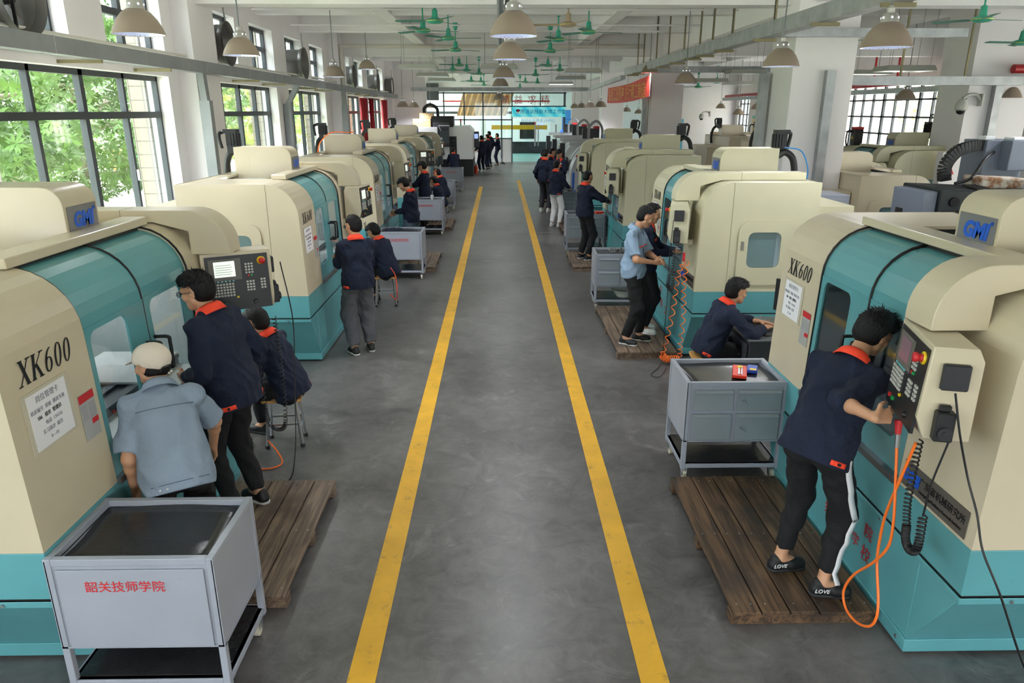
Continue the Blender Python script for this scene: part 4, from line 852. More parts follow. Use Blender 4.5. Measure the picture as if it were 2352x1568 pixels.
# ================================================================== CEILING THINGS
shade = mat('taupe lamp shade', '#9a8a7b', .45, var=.05); alu = mat('cast aluminium', '#b9b7b2', .35, .5); refl = mat('prismatic reflector', '#cfd6e8', .25, .3)
bulb = mat('lamp glow', '#dfe6ff', .3, emit=22)
def hung_lamp(label, lit=True):
    t = empty('pendant_lamp'); tag(t, label, 'lamp', 'dome pendant lamps')
    m = MB(); m.lathe([(.228, 0), (.224, .004), (.208, .055), (.17, .125), (.125, .18), (.078, .212), (.07, .214), (.07, .205), (.115, .172), (.16, .118), (.2, .05), (.219, .0), (.228, 0)], n=40); o = m.build('lamp_shade', shade, t, 60)
    i = MB().lathe([(.218, .003), (.198, .05), (.157, .116), (.112, .168), (.068, .196), (0, .198)], n=32).build('reflector', refl, t, 60)
    h = MB().lathe([(.078, .212), (.068, .275), (.06, .285), (.03, .288), (.034, .29), (.034, .33), (.022, .335), (.018, .35), (0, .352)], n=24).build('lamp_housing', alu, t, 40)
    v = MB()
    for k in range(6):
        a = 6.283*k/6+.3; v.obox((.073*math.cos(a), .073*math.sin(a), .25), (.006, .014, .014), Matrix.Rotation(a, 3, 'Z'))
    v.build('vent_holes', mat('lit vent', '#eef1ff', .3, emit=3), h)
    MB().cyl((0, 0, .29), (0, 0, 1.6), .009, 8).build('rod', rodm, t, 60)
    if lit: MB().lathe([(0, .05), (.03, .06), (.045, .09), (.03, .13), (0, .16)], n=16).build('bulb', bulb, t, 60)
    return t
LP = hung_lamp('dome pendant lamp before the nearest left clerestory window'); LP.location = (-3.24, 7.06, 3.5)
lamps = [(-3.25, 9.8, 3.51, 'dome pendant lamp beside the second round wall fan'), (-3.35, 15.6, 3.5, 'dome pendant lamp hanging below the white corner pipe'), (-3.4, 19.8, 3.86, 'smallest dome pendant lamp of the left row'),
         (.135, 7.15, 3.5, 'large dome pendant lamp at the middle top, nearest of the centre row'), (.14, 10.0, 3.48, 'second dome pendant lamp of the centre row'), (.09, 15.2, 3.47, 'third dome pendant lamp of the centre row'), (.03, 20.5, 3.47, 'fourth dome pendant lamp of the centre row'), (.0, 27.5, 3.22, 'centre dome pendant lamp low before the glass partition'),
         (3.5, 6.95, 3.39, 'large dome pendant lamp at the upper right, before the next bay'), (3.5, 9.5, 3.37, 'dome pendant lamp overlapping the near right column'), (3.75, 15.3, 3.36, 'dome pendant lamp in front of the second right column'), (3.9, 19.8, 3.78, 'dome pendant lamp beside the red banner'),
         (9.5, 17.6, 3.1, 'dome pendant lamp in front of the big gridded window'), (9.7, 14.3, 3.08, 'dome pendant lamp before the right pilaster'), (7.6, 9.3, 3.27, 'dome pendant lamp cut by the right edge of the view')]
def fitrod(c):
    for q in bpy.data.objects:
        if q.parent == c and q.name.startswith('rod'): q.scale.z = (CZ-c.location.z)/1.6
def lampcopy(x, y, z, lb, grp=None):
    c = tree_copy(LP); c.location = (x, y, z); c['label'] = lb
    if grp: c['group'] = grp
    fitrod(c); return c
for a in lamps: lampcopy(*a)
for s, x, nm in ((-1, -3.7, 'left'), (1, 3.9, 'right')):
    for k in range(6): lampcopy(x+.02*k, 29+3.6*k, 2.98-.0*k, ('nearest', 'second', 'third', 'fourth', 'fifth', 'farthest')[k]+' lamp of the small distant row on the %s of the far aisle' % nm, 'distant rows of dome lamps') if 29+3.6*k < 42.5 else None
for k, (x, y, z) in enumerate(((10.6, 31, 2.9), (9.6, 26, 3.0), (9.4, 29.5, 2.7), (11.4, 27, 2.9), (7.0, 36, 2.8), (6.6, 39, 2.8), (7.4, 40, 2.7), (10.3, 35, 2.95))): lampcopy(x, y, z, 'small distant dome lamp in the far right bay', 'dome lamps in the far right bay')
fitrod(LP)
# real lights inside the shades of the big visible lamps (one per lamp)
for (x, y, z, *_r) in [(-3.24, 7.06, 3.5)]+lamps+[(-3.6, 33, 2.95), (3.8, 33, 2.95), (-3.5, 39, 2.95), (3.7, 39, 2.95), (0, 37, 3.6), (0, 41, 3.9)][:4]:
    l = bpy.data.lights.new('bulb_light', 'SPOT'); l.energy = 110; l.color = (.93, .95, 1); l.spot_size = R(150); l.spot_blend = .6; l.shadow_soft_size = .08
    o = bpy.data.objects.new('bulb_light', l); COL.objects.link(o); o.location = (x, y, z-.01)
# ceiling fans
fg = mat('green fan enamel', '#3fae90', .35); fgd = mat('dusty fan blade', '#4f8a7a', .5); gold = mat('gold band', '#c8c06a', .4, .5)
def fan(label, mb_=None, blade=None):
    t = empty('ceiling_fan'); tag(t, label, 'fan', 'ceiling fans'); mb_ = mb_ or fg
    MB().lathe([(0, .62), (.06, .62), (.065, .56), (.04, .47), (.015, .45)], n=18).build('canopy', mb_, t, 50); MB().cyl((0, 0, .12), (0, 0, .5), .014, 8).build('down_rod', mb_, t, 60)
    MB().lathe([(.02, .21), (.045, .195), (.052, .1), (.06, .06)], n=18).build('motor_neck', mb_, t, 50)
    h = MB().lathe([(.07, .06), (.12, .045), (.15, .02), (.15, 0), (.11, -.025), (.03, -.035), (0, -.035)], n=26).build('motor_housing', mb_, t, 50)
    MB().lathe([(.151, .018), (.154, .012), (.151, .004)], n=26).build('gold_band', gold, h)
    for k in range(3):
        a = 2*math.pi*k/3; M = Matrix.Rotation(a, 4, 'Z') @ Matrix.Rotation(R(9), 4, 'X'); m = MB().add([(.13, -.02, .01), (.2, -.055, .01), (.68, -.06, .01), (.7, 0, .01), (.68, .06, .01), (.2, .055, .01), (.13, .02, .01)]+[(.13, -.02, .016), (.2, -.055, .016), (.68, -.06, .016), (.7, 0, .016), (.68, .06, .016), (.2, .055, .016), (.13, .02, .016)],
            [tuple(range(7)), tuple(range(13, 6, -1))]+[(i, i+7, (i+1) % 7+7, (i+1) % 7) for i in range(7)]); me = m.mesh(); me.transform(M); link('blade', me, t, blade or fgd)
    return t
F0 = fan('green ceiling fan nearest on the left of the centre lamps'); F0.location = (-1.45, 14.9, 4.29); F0.rotation_euler.z = .3
fans = [(-1.12, 13.7, 4.33, 1.0), (-1.06, 16.3, 4.28, 2.0), (-1.06, 18.9, 4.25, .6), (1.75, 15.2, 4.3, .2), (1.25, 16.35, 4.26, 2.2), (1.27, 19.2, 4.25, 1.4),
        (-1.6, 26.5, 4.18, .5), (-1.3, 25.0, 4.25, 1.5), (-1.15, 27.2, 4.2, .9), (-.75, 28.6, 4.15, 2), (2.1, 26.5, 4.18, .7), (1.6, 25.2, 4.25, .1), (1.35, 28.4, 4.1, 1.3), (-1.3, 35.5, 4.15, .3), (-.9, 37.5, 4.2, 1.1), (1.8, 36.0, 4.1, .5), (1.3, 38.0, 4.2, 1.8), (-.8, 39.5, 4.1, .9), (1.1, 40.5, 4.0, .2),
        (7.3, 11.7, 4.15, .2), (9.0, 13.2, 3.95, 1.2), (5.9, 13.5, 3.97, .9), (10.1, 12.6, 4.0, .4), (7.9, 21.0, 4.0, .5), (7.6, 29, 3.7, 1), (6.9, 30.5, 3.9, 2), (8.6, 30, 3.9, 1.5), (9.8, 26, 3.7, .3), (6.9, 33, 3.6, .8), (8.5, 20.6, 3.62, 0.4)]
for k, (x, y, z, a) in enumerate(fans):
    c = tree_copy(F0); c.location = (x, y, z); c.rotation_euler.z = a
    if k < 3: c['label'] = ('green ceiling fan upper left with stem behind the nearest one', 'third green ceiling fan left of the centre lamps', 'small green ceiling fan below the left group, before the beam')[k]
    elif k < 6: c['label'] = ('green ceiling fan nearest on the right of the centre lamps', 'green ceiling fan left of the nearest right one', 'small green fan lowest of the near right group')[k-3]
    elif k < 19: c['label'] = 'small distant green ceiling fan above the far aisle'; c['group'] = 'distant ceiling fans over the aisle'
    elif k < 23: c['label'] = ('green ceiling fan under the right bay beam, nearest', 'green ceiling fan before the right pilaster', 'green fan just under the large upper right lamp', 'green fan cut off at the right picture edge')[k-19]; c['group'] = 'ceiling fans of the right bay'
    else: c['label'] = 'small distant green ceiling fan in the right bay'; c['group'] = 'distant ceiling fans of the right bay'
tn = mat('tan fan', '#bba88c', .5)
f = fan('tan-coloured ceiling fan behind the nearest right green one', tn, tn); f.location = (1.27, 14.3, 4.34); f.rotation_euler.z = .9
# conduit pipes under the joists carrying the fans
for y, z in ((13.7, 4.69), (14.95, 4.69), (17.6, 4.69), (18.9, 4.69), (24.9, 4.69), (26.5, 4.69), (28.5, 4.69)): tag(MB().cyl((XL+.3, y+.05, z), (4.6, y+.05, z), .02, 8).build('conduit', white, None, 60), 'thin white conduit crossing under the ceiling where fans hang', 'conduit', 'white conduits under the ceiling')
m = MB(); m.tube(bez([(XL+.35, 22.85, 3.5), (XL+.35, 22.85, 4.0), (XL+.35, 22.85, 4.55), (XL+.47, 22.85, 4.65), (-3, 22.85, 4.65), (4.3, 22.85, 4.65)], 8), .055, 10); tag(m.build('drain_pipe', mat('cream pipe', '#d8d3ca', .5), None, 60), 'cream pipe bending at the left wall and running along the beam', 'pipe')
for x, r, lb in ((.02, .05, 'thick grey conduit along the ceiling above the centre lamps'), (.12, .03, 'thin grey conduit beside the thick one above the centre lamps')): tag(MB().cyl((x, 1, 4.40-r), (x, 34, 4.40-r), r, 8).build('ceiling_conduit', rodm, None, 60), lb, 'conduit')
# flat fluorescent fixtures on wires
def fixture(x, y, z, lb, lit=False, grp='flat ceiling light panels'):
    t = tag(empty('light_panel', (x, y, z)), lb, 'light panel', grp); MB().prism([(-.52, 0), (-.46, .1), (.46, .1), (.52, 0)], 'y', -.32, .32).build('housing', mat('panel grey', '#b3b5ac', .5), t, bevel=.004)
    MB().box(-.48, .48, -.28, .28, -.006, 0).build('diffuser', mat('lit diffuser', '#f4f6ff', .4, emit=7) if lit else mat('dull diffuser', '#b9c6c2', .3, .2), t)
    m = MB()
    for sx in (-.4, .4):
        for sy in (-.25, .25): m.cyl((sx, sy, .1), (sx, sy, CZ-z), .004, 5)
    m.build('hanging_wires', rodm, t)
for k, (y, z, lb) in enumerate(((20.3, 3.9, 'nearest flat light panel on wires at the left'), (24.6, 3.9, 'second flat light panel on wires at the left'), (28.5, 3.9, 'third flat light panel on wires at the left'))): fixture(-2.13, y, z, lb)
fixture(2.4, 22.0, 3.9, 'nearest flat light panel on wires at the right'); fixture(2.5, 26.8, 3.9, 'second flat light panel on wires at the right'); fixture(2.6, 32.1, 3.9, 'glowing flat light panel right of the aisle, lit', True); fixture(.0, 21.5, 3.98, 'flat light panel behind the centre lamps')
for x, y, z in ((7.0, 21.7, 3.85), (6.2, 22.5, 3.65), (8.2, 26, 3.7), (9.6, 19.8, 3.75), (8.3, 15.6, 3.62)): fixture(x, y, z, 'flat light panel hanging in the right bay', False, 'flat light panels of the right bay')
# cable trays
def tray(p, q, lb, w=.16, h=.17, m_=zinc):
    o = MB().bar(p, q, w, h).build('cable_tray', m_); tag(o, lb, 'cable tray', 'galvanised cable trays'); k = MB(); P, Q = Vector(p), Vector(q); n = int((Q-P).length/1.9)
    for i in range(1, n): c = P.lerp(Q, i/n); k.obox(c, (w+.006 if abs(Q.y-P.y) > 1 else .02, .02 if abs(Q.y-P.y) > 1 else w+.006, h+.006), Matrix.Identity(3))
    k.build('joint', galv, o); return o
tray((-4.62, 4, 3.5), (-4.62, 34.0, 3.45), 'long painted cable tray along the left window wall')
tray((3.9, 4.5, 3.95), (3.9, 23.2, 3.95), 'long hanging cable tray above the right machine row', .2, .19, galv)
tray((4.0, 11.88, 3.99), (7.2, 11.88, 3.99), 'short galvanised tray crossing the face of the near right column', .12, .12, galv); tray((5.7, 13.9, 3.37), (XR, 13.9, 3.37), 'cable tray crossing the right bay before the big gridded window', .16, .15, galv); tray((4.0, 22.3, 3.99), (9.0, 22.3, 3.99), 'cable tray crossing behind the second right column', .16, .17, galv)
tray((11.9, 9, 3.42), (11.9, 40, 3.42), 'cable tray along the right window wall', .16, .15, galv)
tray((-3.9, 33.7, 3.75), (3.9, 33.7, 3.75), 'cable tray crossing the far aisle', .15, .16, galv); tray((4.0, 33.7, 3.75), (3.9, 24, 3.85), 'slanting end of the tray beyond the red banner', .15, .12, galv)
for x, y0, lb in ((4.50, 12.9, 'galvanised duct running down the near right column edge'), (5.2, 11.94, 'wide galvanised duct on the face of the near right column'), (4.5, 23.4, 'galvanised duct on the second right column'), (9.35, 14.13, 'galvanised duct on the right pilaster')):
    tag(MB().box(x-.07, x+.07, y0-.06, y0+.06, 0, 3.45).build('wall_duct', galv), lb, 'cable duct', 'vertical ducts')
for y, lb in ((11.95, 'grey duct on the pier between the first two left window banks'), (17.6, 'slanted-top grey duct on the narrow left pier'), (22.6, 'grey duct on the pier before the red curtains')):
    m = MB(); xx = XL+.4 if y != 17.6 else XL+.1; m.box(xx-.08, xx+.08, y-.07, y+.07, 0, 3.0); m.bar((xx, y, 2.98), (-4.62, y, 3.42), .13, .1); tag(m.build('wall_duct', zinc), lb, 'cable duct', 'vertical ducts')
# angle hangers of the right tray, and the brackets below
H0 = None
for i, y in enumerate((6.2, 7.6, 9.25, 11.3, 13.3, 14.5, 15.4, 16.7, 18.2, 19.6, 21.3, 22.2)):
    m = MB(); m.box(4.0, 4.03, y-.004, y+.03, 3.84, CZ); m.box(4.0, 4.006, y-.02, y+.03, 3.84, CZ)
    o = m.build('tray_hanger', brass); tag(o, 'perforated angle hanger holding up the right cable tray', 'hanger', 'angle hangers of the right tray'); MB().box(3.72, 4.06, y-.02, y+.02, 3.81, 3.85).build('bracket', brass, o)
for i, y in enumerate((5.2, 7, 8.8, 10.6, 14.4, 16.2, 18.9, 20.7, 24.6, 26.4, 28.2, 30)):
    o = MB().box(XL, -4.5, y-.02, y+.02, 3.36, 3.4).build('tray_bracket', brass); tag(o, 'small bracket under the left cable tray', 'bracket', 'brackets of the left tray')
for i, (x, y) in enumerate(((6.2, 13.98), (7.4, 13.98), (8.6, 13.98), (10.4, 13.98), (11.6, 13.98))):
    tag(MB().box(x-.015, x+.015, y-.0, y+.03, 3.3, CZ).build('tray_hanger', brass), 'angle hanger above the crossing tray in the right bay', 'hanger', 'hangers in the right bay')
# red sprinkler pipe on the right
m = MB(); m.tube([(12.6, 8, 3.72), (12.6, 42, 3.6)], .07, 10)
for y in (14.5, 15.0, 24, 25.5, 33): m.cyl((12.6, y, 3.7), (12.6, y, 4.9), .035, 8)
for y in (16, 20, 24.5, 28, 31.5, 36): m.cyl((12.6, y-.12, 3.7), (12.6, y+.12, 3.7), .095, 10)
tag(m.build('sprinkler_pipe', mat('fire red', '#a81c22', .4), None, 60), 'red fire pipe running high along the right window wall', 'pipe')
m = MB(); m.tube(bez([(9.45, 13.95, 3.58), (10.0, 13.95, 3.58), (10.6, 13.95, 3.56)], 4), .08, 12); tag(m.build('sprinkler_pipe', mat('fire red', '#a81c22', .4), None, 60), 'thick red pipe end above the right pilaster', 'pipe')
# round wall fans on the left
dm = mat('fan drum grey', '#6e6c6a', .4, .4)
def wallfan(y, z, lb, r=.36):
    t = tag(empty('wall_fan', (XL, y, z)), lb, 'exhaust fan', 'round exhaust fans on the left wall')
    M = Matrix.Rotation(R(90), 3, 'Y')
    MB().lathe([(r*.86, -.1), (r*.86, .22), (r, .32), (r*1.01, .33), (r*.9, .24), (r*.84, .22), (r*.84, -.1)], n=36, M=M).build('drum', dm, t, 50)
    h = MB().lathe([(0, .2), (.07, .2), (.08, .1), (.08, 0)], n=16, M=M).build('hub', blackp, t, 50)
    for k in range(5):
        a = 6.283*k/5+.4; m = MB(); c, s = math.cos(a), math.sin(a); c2, s2 = math.cos(a+.75), math.sin(a+.75)
        m.add([(.12, .07*c, .07*s), (.16, r*.82*c, r*.82*s), (.06, r*.82*c2, r*.82*s2), (.05, .07*c2, .07*s2)], [(0, 1, 2, 3)]); o = link('blade', m.mesh(), t, mat('fan blade', '#8b8783', .35, .5)); sd = o.modifiers.new('s', 'SOLIDIFY'); sd.thickness = .006
    MB().bar((.2, 0, -r*.85), (.2, 0, r*.85), .03, .015).build('strut', blackp, t); MB().bar((.3, 0, r), (.28, 0, r+.3), .02).build('support_bar', galv, t)
for y, z, lb in ((7.85, 3.92, 'large round exhaust fan at the upper left corner'), (13.5, 3.95, 'second round exhaust fan from the front on the left wall'), (18.6, 3.93, 'third round exhaust fan on the left wall'), (24.8, 3.9, 'fourth round exhaust fan on the left wall'), (29.6, 3.86, 'fifth round exhaust fan on the left wall'), (33.5, 3.86, 'farthest round exhaust fan on the left wall')): wallfan(y, z, lb)
# wall cabling over the left tray
cord('wall_cable', bez([(XL+.1, 5, 3.68), (XL+.2, 9, 3.64), (XL+.15, 13, 3.66), (XL+.2, 16, 3.64), (XL+.15, 20, 3.68), (XL+.2, 26, 3.62), (XL+.2, 33, 3.62)], 8), .02, mat('cream pipe', '#d8d3ca', .5), 'pale cables lying along the left cable tray', 'cable')
# curtains
cr_ = mat('dark red curtain', '#a01226', .7, bump=.2, bscale=10)
def curtain(y0, y1, lb):
    m = MB(); n = 28; vs = []
    for i in range(n+1):
        u = i/n; y = y0+(y1-y0)*u; x = XL+.1+.05*math.sin(u*28)
        for z in (1.1, 2.2, 3.28): vs.append((x+.03*math.sin(u*9+z), y+(.06*math.sin(z*3)), z))
    fs = [(i*3+j, (i+1)*3+j, (i+1)*3+j+1, i*3+j+1) for i in range(n) for j in range(2)]
    o = m.add(vs, fs).build('curtain', cr_, None, 180); tag(o, lb, 'curtain', 'red curtains on the left windows'); sd = o.modifiers.new('s', 'SOLIDIFY'); sd.thickness = .008
curtain(26.9, 28.1, 'first dark red curtain, gathered at the left window'); curtain(28.9, 29.4, 'thin edge of dark red curtain beside the narrow pier'); curtain(31.8, 33.0, 'farthest dark red curtain on the left windows')
# ================================================================== FAR GLASS PARTITION
y = YF; f = MB()
cols = (-5.0, -4.55, -3.15, -2.0, -.93, .12, .72)
for x in cols: f.box(x-.035, x+.035, y-.06, y+.02, 0, 3.85)
f.box(3.65, 3.77, y-.06, y+.02, 0, 3.85); f.box(2.3, 2.36, y-.06, y+.02, 3.1, 3.85)
for z, x1 in ((3.80, 3.8), (3.08, 3.8), (2.35, .72), (1.32, .72)): f.box(-5, x1, y-.06, y+.02, z-.035, z+.035)
o = f.build('wall_partition_frame', mat('slate frame', '#4b5663', .4)); struct(o)
MB().box(-5, 4.1, y-.015, y-.005, 0, 3.85).build('pane', G, o)
MB().box(-5, .72, y-.03, y, 0, 1.28).build('lower_panel', white, o)
m = MB(); m.box(2.0, 2.08, y-.1, y-.06, .9, 2.1); m.box(3.2, 3.28, y-.1, y-.06, .9, 2.1); m.box(2.2, 2.26, y-.1, y-.06, .9, 2.1); m.build('door_pull', steel, o)
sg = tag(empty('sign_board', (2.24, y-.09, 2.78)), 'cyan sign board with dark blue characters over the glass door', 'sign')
MB().box(-1.53, 1.53, -.03, .02, -.27, .27).build('board', laminate('glowing cyan sign print', '#38c6de', '#86e6f0', .45), sg, bevel=.004)  # emission added to the print so the dim board looks brighter
text('陈洁训技能大师工作室', .26, 'lettering', mat('navy ink', '#1d2f7c', .5), sg, basis((.26, -.034, .0), (1, 0, 0), (0, 0, 1)))
m = MB()
for k in range(7): a = R(30+20*k); m.lathe([(0, 0), (.05, 0)], (-1.18+.09*math.cos(a), -.034, .04+.06*math.sin(a)), 12, Matrix.Rotation(R(90), 3, 'X'))
m.build('emblem_cloud', mat('emblem blue', '#2f6fd0', .5), sg); MB().lathe([(0, 0), (.065, 0)], (-1.18, -.037, .05), 16, Matrix.Rotation(R(90), 3, 'X')).build('emblem_sun', redm, sg); MB().prism([(-1.36, -.06), (-1.18, -.02), (-1.0, -.06), (-1.18, -.1)], 'y', -.036, -.033).build('emblem_book', whitecl, sg)
rr_ = mat('calligraphy red', '#b03a3f', .6)
for k, (ch, x) in enumerate((('精', .35), ('益', 1.08), ('求', 1.85), ('精', 2.6), ('匠', 6.75))):
    o = text(ch, .5, 'calligraphy', rr_, None, basis((x if k < 4 else 6.0, y-.03 if k < 4 else y-.12, 3.42 if k < 4 else 3.3), (1, 0, 0), (0, 0, 1))); tag(o, ('first', 'second', 'third', 'fourth', 'rightmost, separate')[k]+' red calligraphic character on the far glass wall', 'lettering', 'red calligraphy')
# room behind the partition
struct(MB().box(-6, 12, 62, 62.2, 0, CZ).build('wall_inner_room', white)); struct(MB().box(-6, 12, YF+.3, 62, 4.8, 5.0).build('ceiling_inner_room', ceilm)); struct(MB().box(-6.2, -6, YF+.2, 62, 0, 1).box(-6.2, -6, YF+.2, 62, 4, CZ).build('wall_inner_left', white)); struct(MB().box(12, 12.2, YF+.2, 62, 0, CZ).build('wall_inner_right', white))
struct(MB().box(-6, 12, YF+.05, 62, .001, .01).build('floor_inner_room', mat('teal epoxy', '#7fb3ae', .3)))
l = bpy.data.lights.new('inner_room_light', 'AREA'); l.shape = 'RECTANGLE'; l.size = 12; l.size_y = 12; l.energy = 420; o = bpy.data.objects.new('inner_room_light', l); COL.objects.link(o); o.location = (2, 52, 4.75)
o = MB().box(-.5, 3.0, 47, 47.4, 1.72, 1.98).build('crane_beam', mat('crane yellow', '#e0ad1c', .4)); tag(o, 'yellow crane beam behind the glass partition', 'crane beam')
text('自动化应用实训中心', .24, 'lettering', mat('sky blue letters', '#4aa4e6', .4), None, basis((2.4, 46.95, 2.25), (1, 0, 0), (0, 0, 1))).name = 'hanging_lettering'
tag(bpy.data.objects['hanging_lettering'], 'sky blue characters hung above the yellow crane beam', 'lettering')
for k, (x, lb) in enumerate(((5.1, 'left blue cabinet behind the glass door'), (6.0, 'right blue cabinet behind the glass door'))):
    t = tag(empty('storage_cabinet', (x, 56, 0)), lb, 'cabinet', 'blue cabinets in the inner room'); MB().box(-.42, .42, -.3, .3, 0, 2.9).build('body', mat('cabinet blue', '#1f6fc0', .4), t, bevel=.01)
    for j in range(4): MB().box(-.38, .38, -.31, -.3, .2+j*.7, .8+j*.7).build('door', mat('cabinet blue light', '#3a86d0', .4), t)
t = tag(empty('lathe', (1.9, 52, 0)), 'white lathe with black window and red stripe behind the glass door', 'machine'); MB().box(-1.4, 1.6, -.5, .8, .8, 2.3).build('casing', wh, t, bevel=.02); MB().box(-1.4, 2.6, -.4, .8, 0, .8).build('plinth', blackp, t); MB().box(-.5, .5, -.53, -.5, 1.0, 2.1).build('window', blackp, t); MB().box(.5, .6, -.54, -.5, 1.0, 2.1).build('stripe', redm, t); MB().box(.8, 1.1, -.54, -.5, 1.6, 2.0).build('screen', mat('blue lit screen', '#9fb4ff', .3, emit=1), t)
t = tag(empty('computer_monitor', (4.35, 48.5, 0)), 'bright blue glowing monitor on a stand behind the glass door', 'monitor'); MB().box(-.4, .4, -.03, .03, 1.15, 1.65).build('screen', mat('glowing blue', '#3a6bff', .3, emit=1.6), t); MB().box(-.35, .35, -.1, .3, 0, 1.05).build('stand', greyen, t); MB().box(-.03, .03, -.02, .02, 1.05, 1.15).build('neck', blackp, t)
m = MB(); vs = []; n = 24
for i in range(n+1):
    u = i/n; vs += [(-2.6+3.0*u+.0, 46+.08*math.sin(u*50), 2.55), (-2.2+2.9*u+.2*u, 46+.08*math.sin(u*50), 3.85)]
m.add(vs, [(2*i, 2*i+2, 2*i+3, 2*i+1) for i in range(n)]); o = m.build('drape', mat('tan drape', '#c79a6c', .8)); tag(o, 'tan hanging drape behind the upper glass partition', 'curtain')
t = tag(empty('gantry', (-1.5, 47.5, 0)), 'white gantry robot column with lime arm behind the partition', 'machine'); MB().box(.3, .65, 0, .4, 0, 3.0).build('column', wh, t, bevel=.01); MB().box(-3.2, 2.6, .1, .3, 2.65, 2.8).build('rail', darkp, t); MB().box(-.35, -.15, .0, .2, 2.6, 3.4).build('arm', mat('lime', '#b5cc28', .4), t)
o = MB().box(-4.5, 4.0, 60, 60.2, 3.5, 3.62).build('sprinkler_pipe', mat('fire red', '#a81c22', .4)); tag(o, 'red pipe behind the partition top', 'pipe')
# banner between tray and column
bn = tag(empty('banner', (0, 0, 0)), 'red banner with yellow characters hung from the right tray', 'banner')
m = MB(); vs = []; n = 16
for i in range(n+1):
    u = i/n; yy = 27.5-7.7*u; sag = -.06*math.sin(math.pi*u); vs += [(3.93+.02*math.sin(u*12), yy, 3.11+sag+.09*u), (3.93+.02*math.sin(u*12+1), yy, 3.63+sag+.10*u)]
m.add(vs, [(2*i, 2*i+2, 2*i+3, 2*i+1) for i in range(n)]); o = m.build('cloth', mat('banner red', '#e23a2c', .6), bn); sd = o.modifiers.new('s', 'SOLIDIFY'); sd.thickness = .004
text('弘扬工匠精神 厉行精工制造', .46, 'lettering', mat('banner yellow', '#f0a838', .6), bn, basis((3.895, 23.6, 3.35), (0, -1, 0), (0, 0, 1)), sx=1.2)
for yy in (27.5, 19.8): MB().cyl((3.93, yy, 3.2), (3.93, yy, 3.9), .008, 6).build('cord', whitecl, bn)
# security dome cameras
def dome(x, y, z, lb, m_=None):
    t = tag(empty('security_camera', (x, y, z)), lb, 'camera'); MB().lathe([(0, .14), (.07, .12), (.11, .02), (.11, -.06), (.08, -.08)], n=24).build('housing', mat('camera shell', '#b9b9b3', .4), t, 50)
    MB().lathe([(.08, -.08), (.065, -.13), (0, -.155)], n=20).build('dome', blackp, t, 60); m = MB(); m.tube(bez([(0, 0, .14), (.1, 0, .2), (.25, 0, .2), (.34, 0, .12)], 5), .03, 8); m.box(.33, .37, -.07, .07, .0, .22); m.build('bracket', mat('camera shell', '#b9b9b3', .4), t, 60)
dome(8.72, 14.12, 2.93, 'grey dome security camera on the right pilaster'); dome(8.9, 33, 2.6, 'distant dome camera among the far right lamps')
# posters
def poster(x, y, z, w, h, c, top, lb, chars_, axis='y'):
    t = tag(empty('wall_poster', (x, y, z)), lb, 'poster', 'wall posters'); MB().box(-w/2, w/2, -.02, 0, 0, h).build('sheet', mat('poster '+c, c, .5), t)
    if top: MB().box(-w/2, w/2, -.022, -.02, h-.12, h).build('top_band', mat('poster '+top, top, .5), t)
    for k, s in enumerate(chars_): text('\n'.join(s), .2, 'lettering', mat('navy ink', '#1d2f7c', .5), t, basis((-w/4+k*w/2, -.024, h*.5), (1, 0, 0), (0, 0, 1)))
poster(8.9, YF-.12, .9, .75, 1.5, '#56b8a8', '#d8553a', 'teal wall poster with red top strip at the far right', ('质量第一', '精益求精')); poster(9.75, YF-.12, .5, .5, 1.9, '#58a8cc', None, 'blue wall poster, left of the pair', ('安全生产',)); poster(10.3, YF-.12, .5, .5, 1.9, '#6cbcd8', None, 'blue wall poster, right of the pair', ('文明操作',))
t = tag(empty('wall_poster', (XR-.05, 39.2, .9), R(90)), 'cream wall poster with blue writing between the narrow right windows', 'poster', 'wall posters'); MB().box(-.5, .5, 0, .02, 0, 1.7).build('sheet', mat('poster cream', '#e8d9b0', .5), t); MB().box(-.5, .5, -.0, .03, 1.55, 1.7).build('top_band', mat('poster #7fc8b8', '#7fc8b8', .5), t)
text('严格管理', .24, 'lettering', mat('navy ink', '#1d2f7c', .5), t, Matrix.Translation((.0, -.003, .9)) @ basis((0, 0, 0), (1, 0, 0), (0, 0, 1)))
o = MB().box(4.25, 5.2, YF-.14, YF-.1, 1.55, 2.05).build('notice_board', mat('framed notice', '#b3aaa4', .5)); tag(o, 'small framed notice on the white wall right of the glass door', 'notice board'); text('实训车间管理制度', .1, 'lettering', redm, o, basis((4.72, YF-.145, 1.85), (1, 0, 0), (0, 0, 1)))
o = tag(MB().box(-4.3, -3.4, 42.3, 42.8, 3.4, 4.3).build('air_duct', darkp), 'dark box unit high at the far left corner', 'air unit')
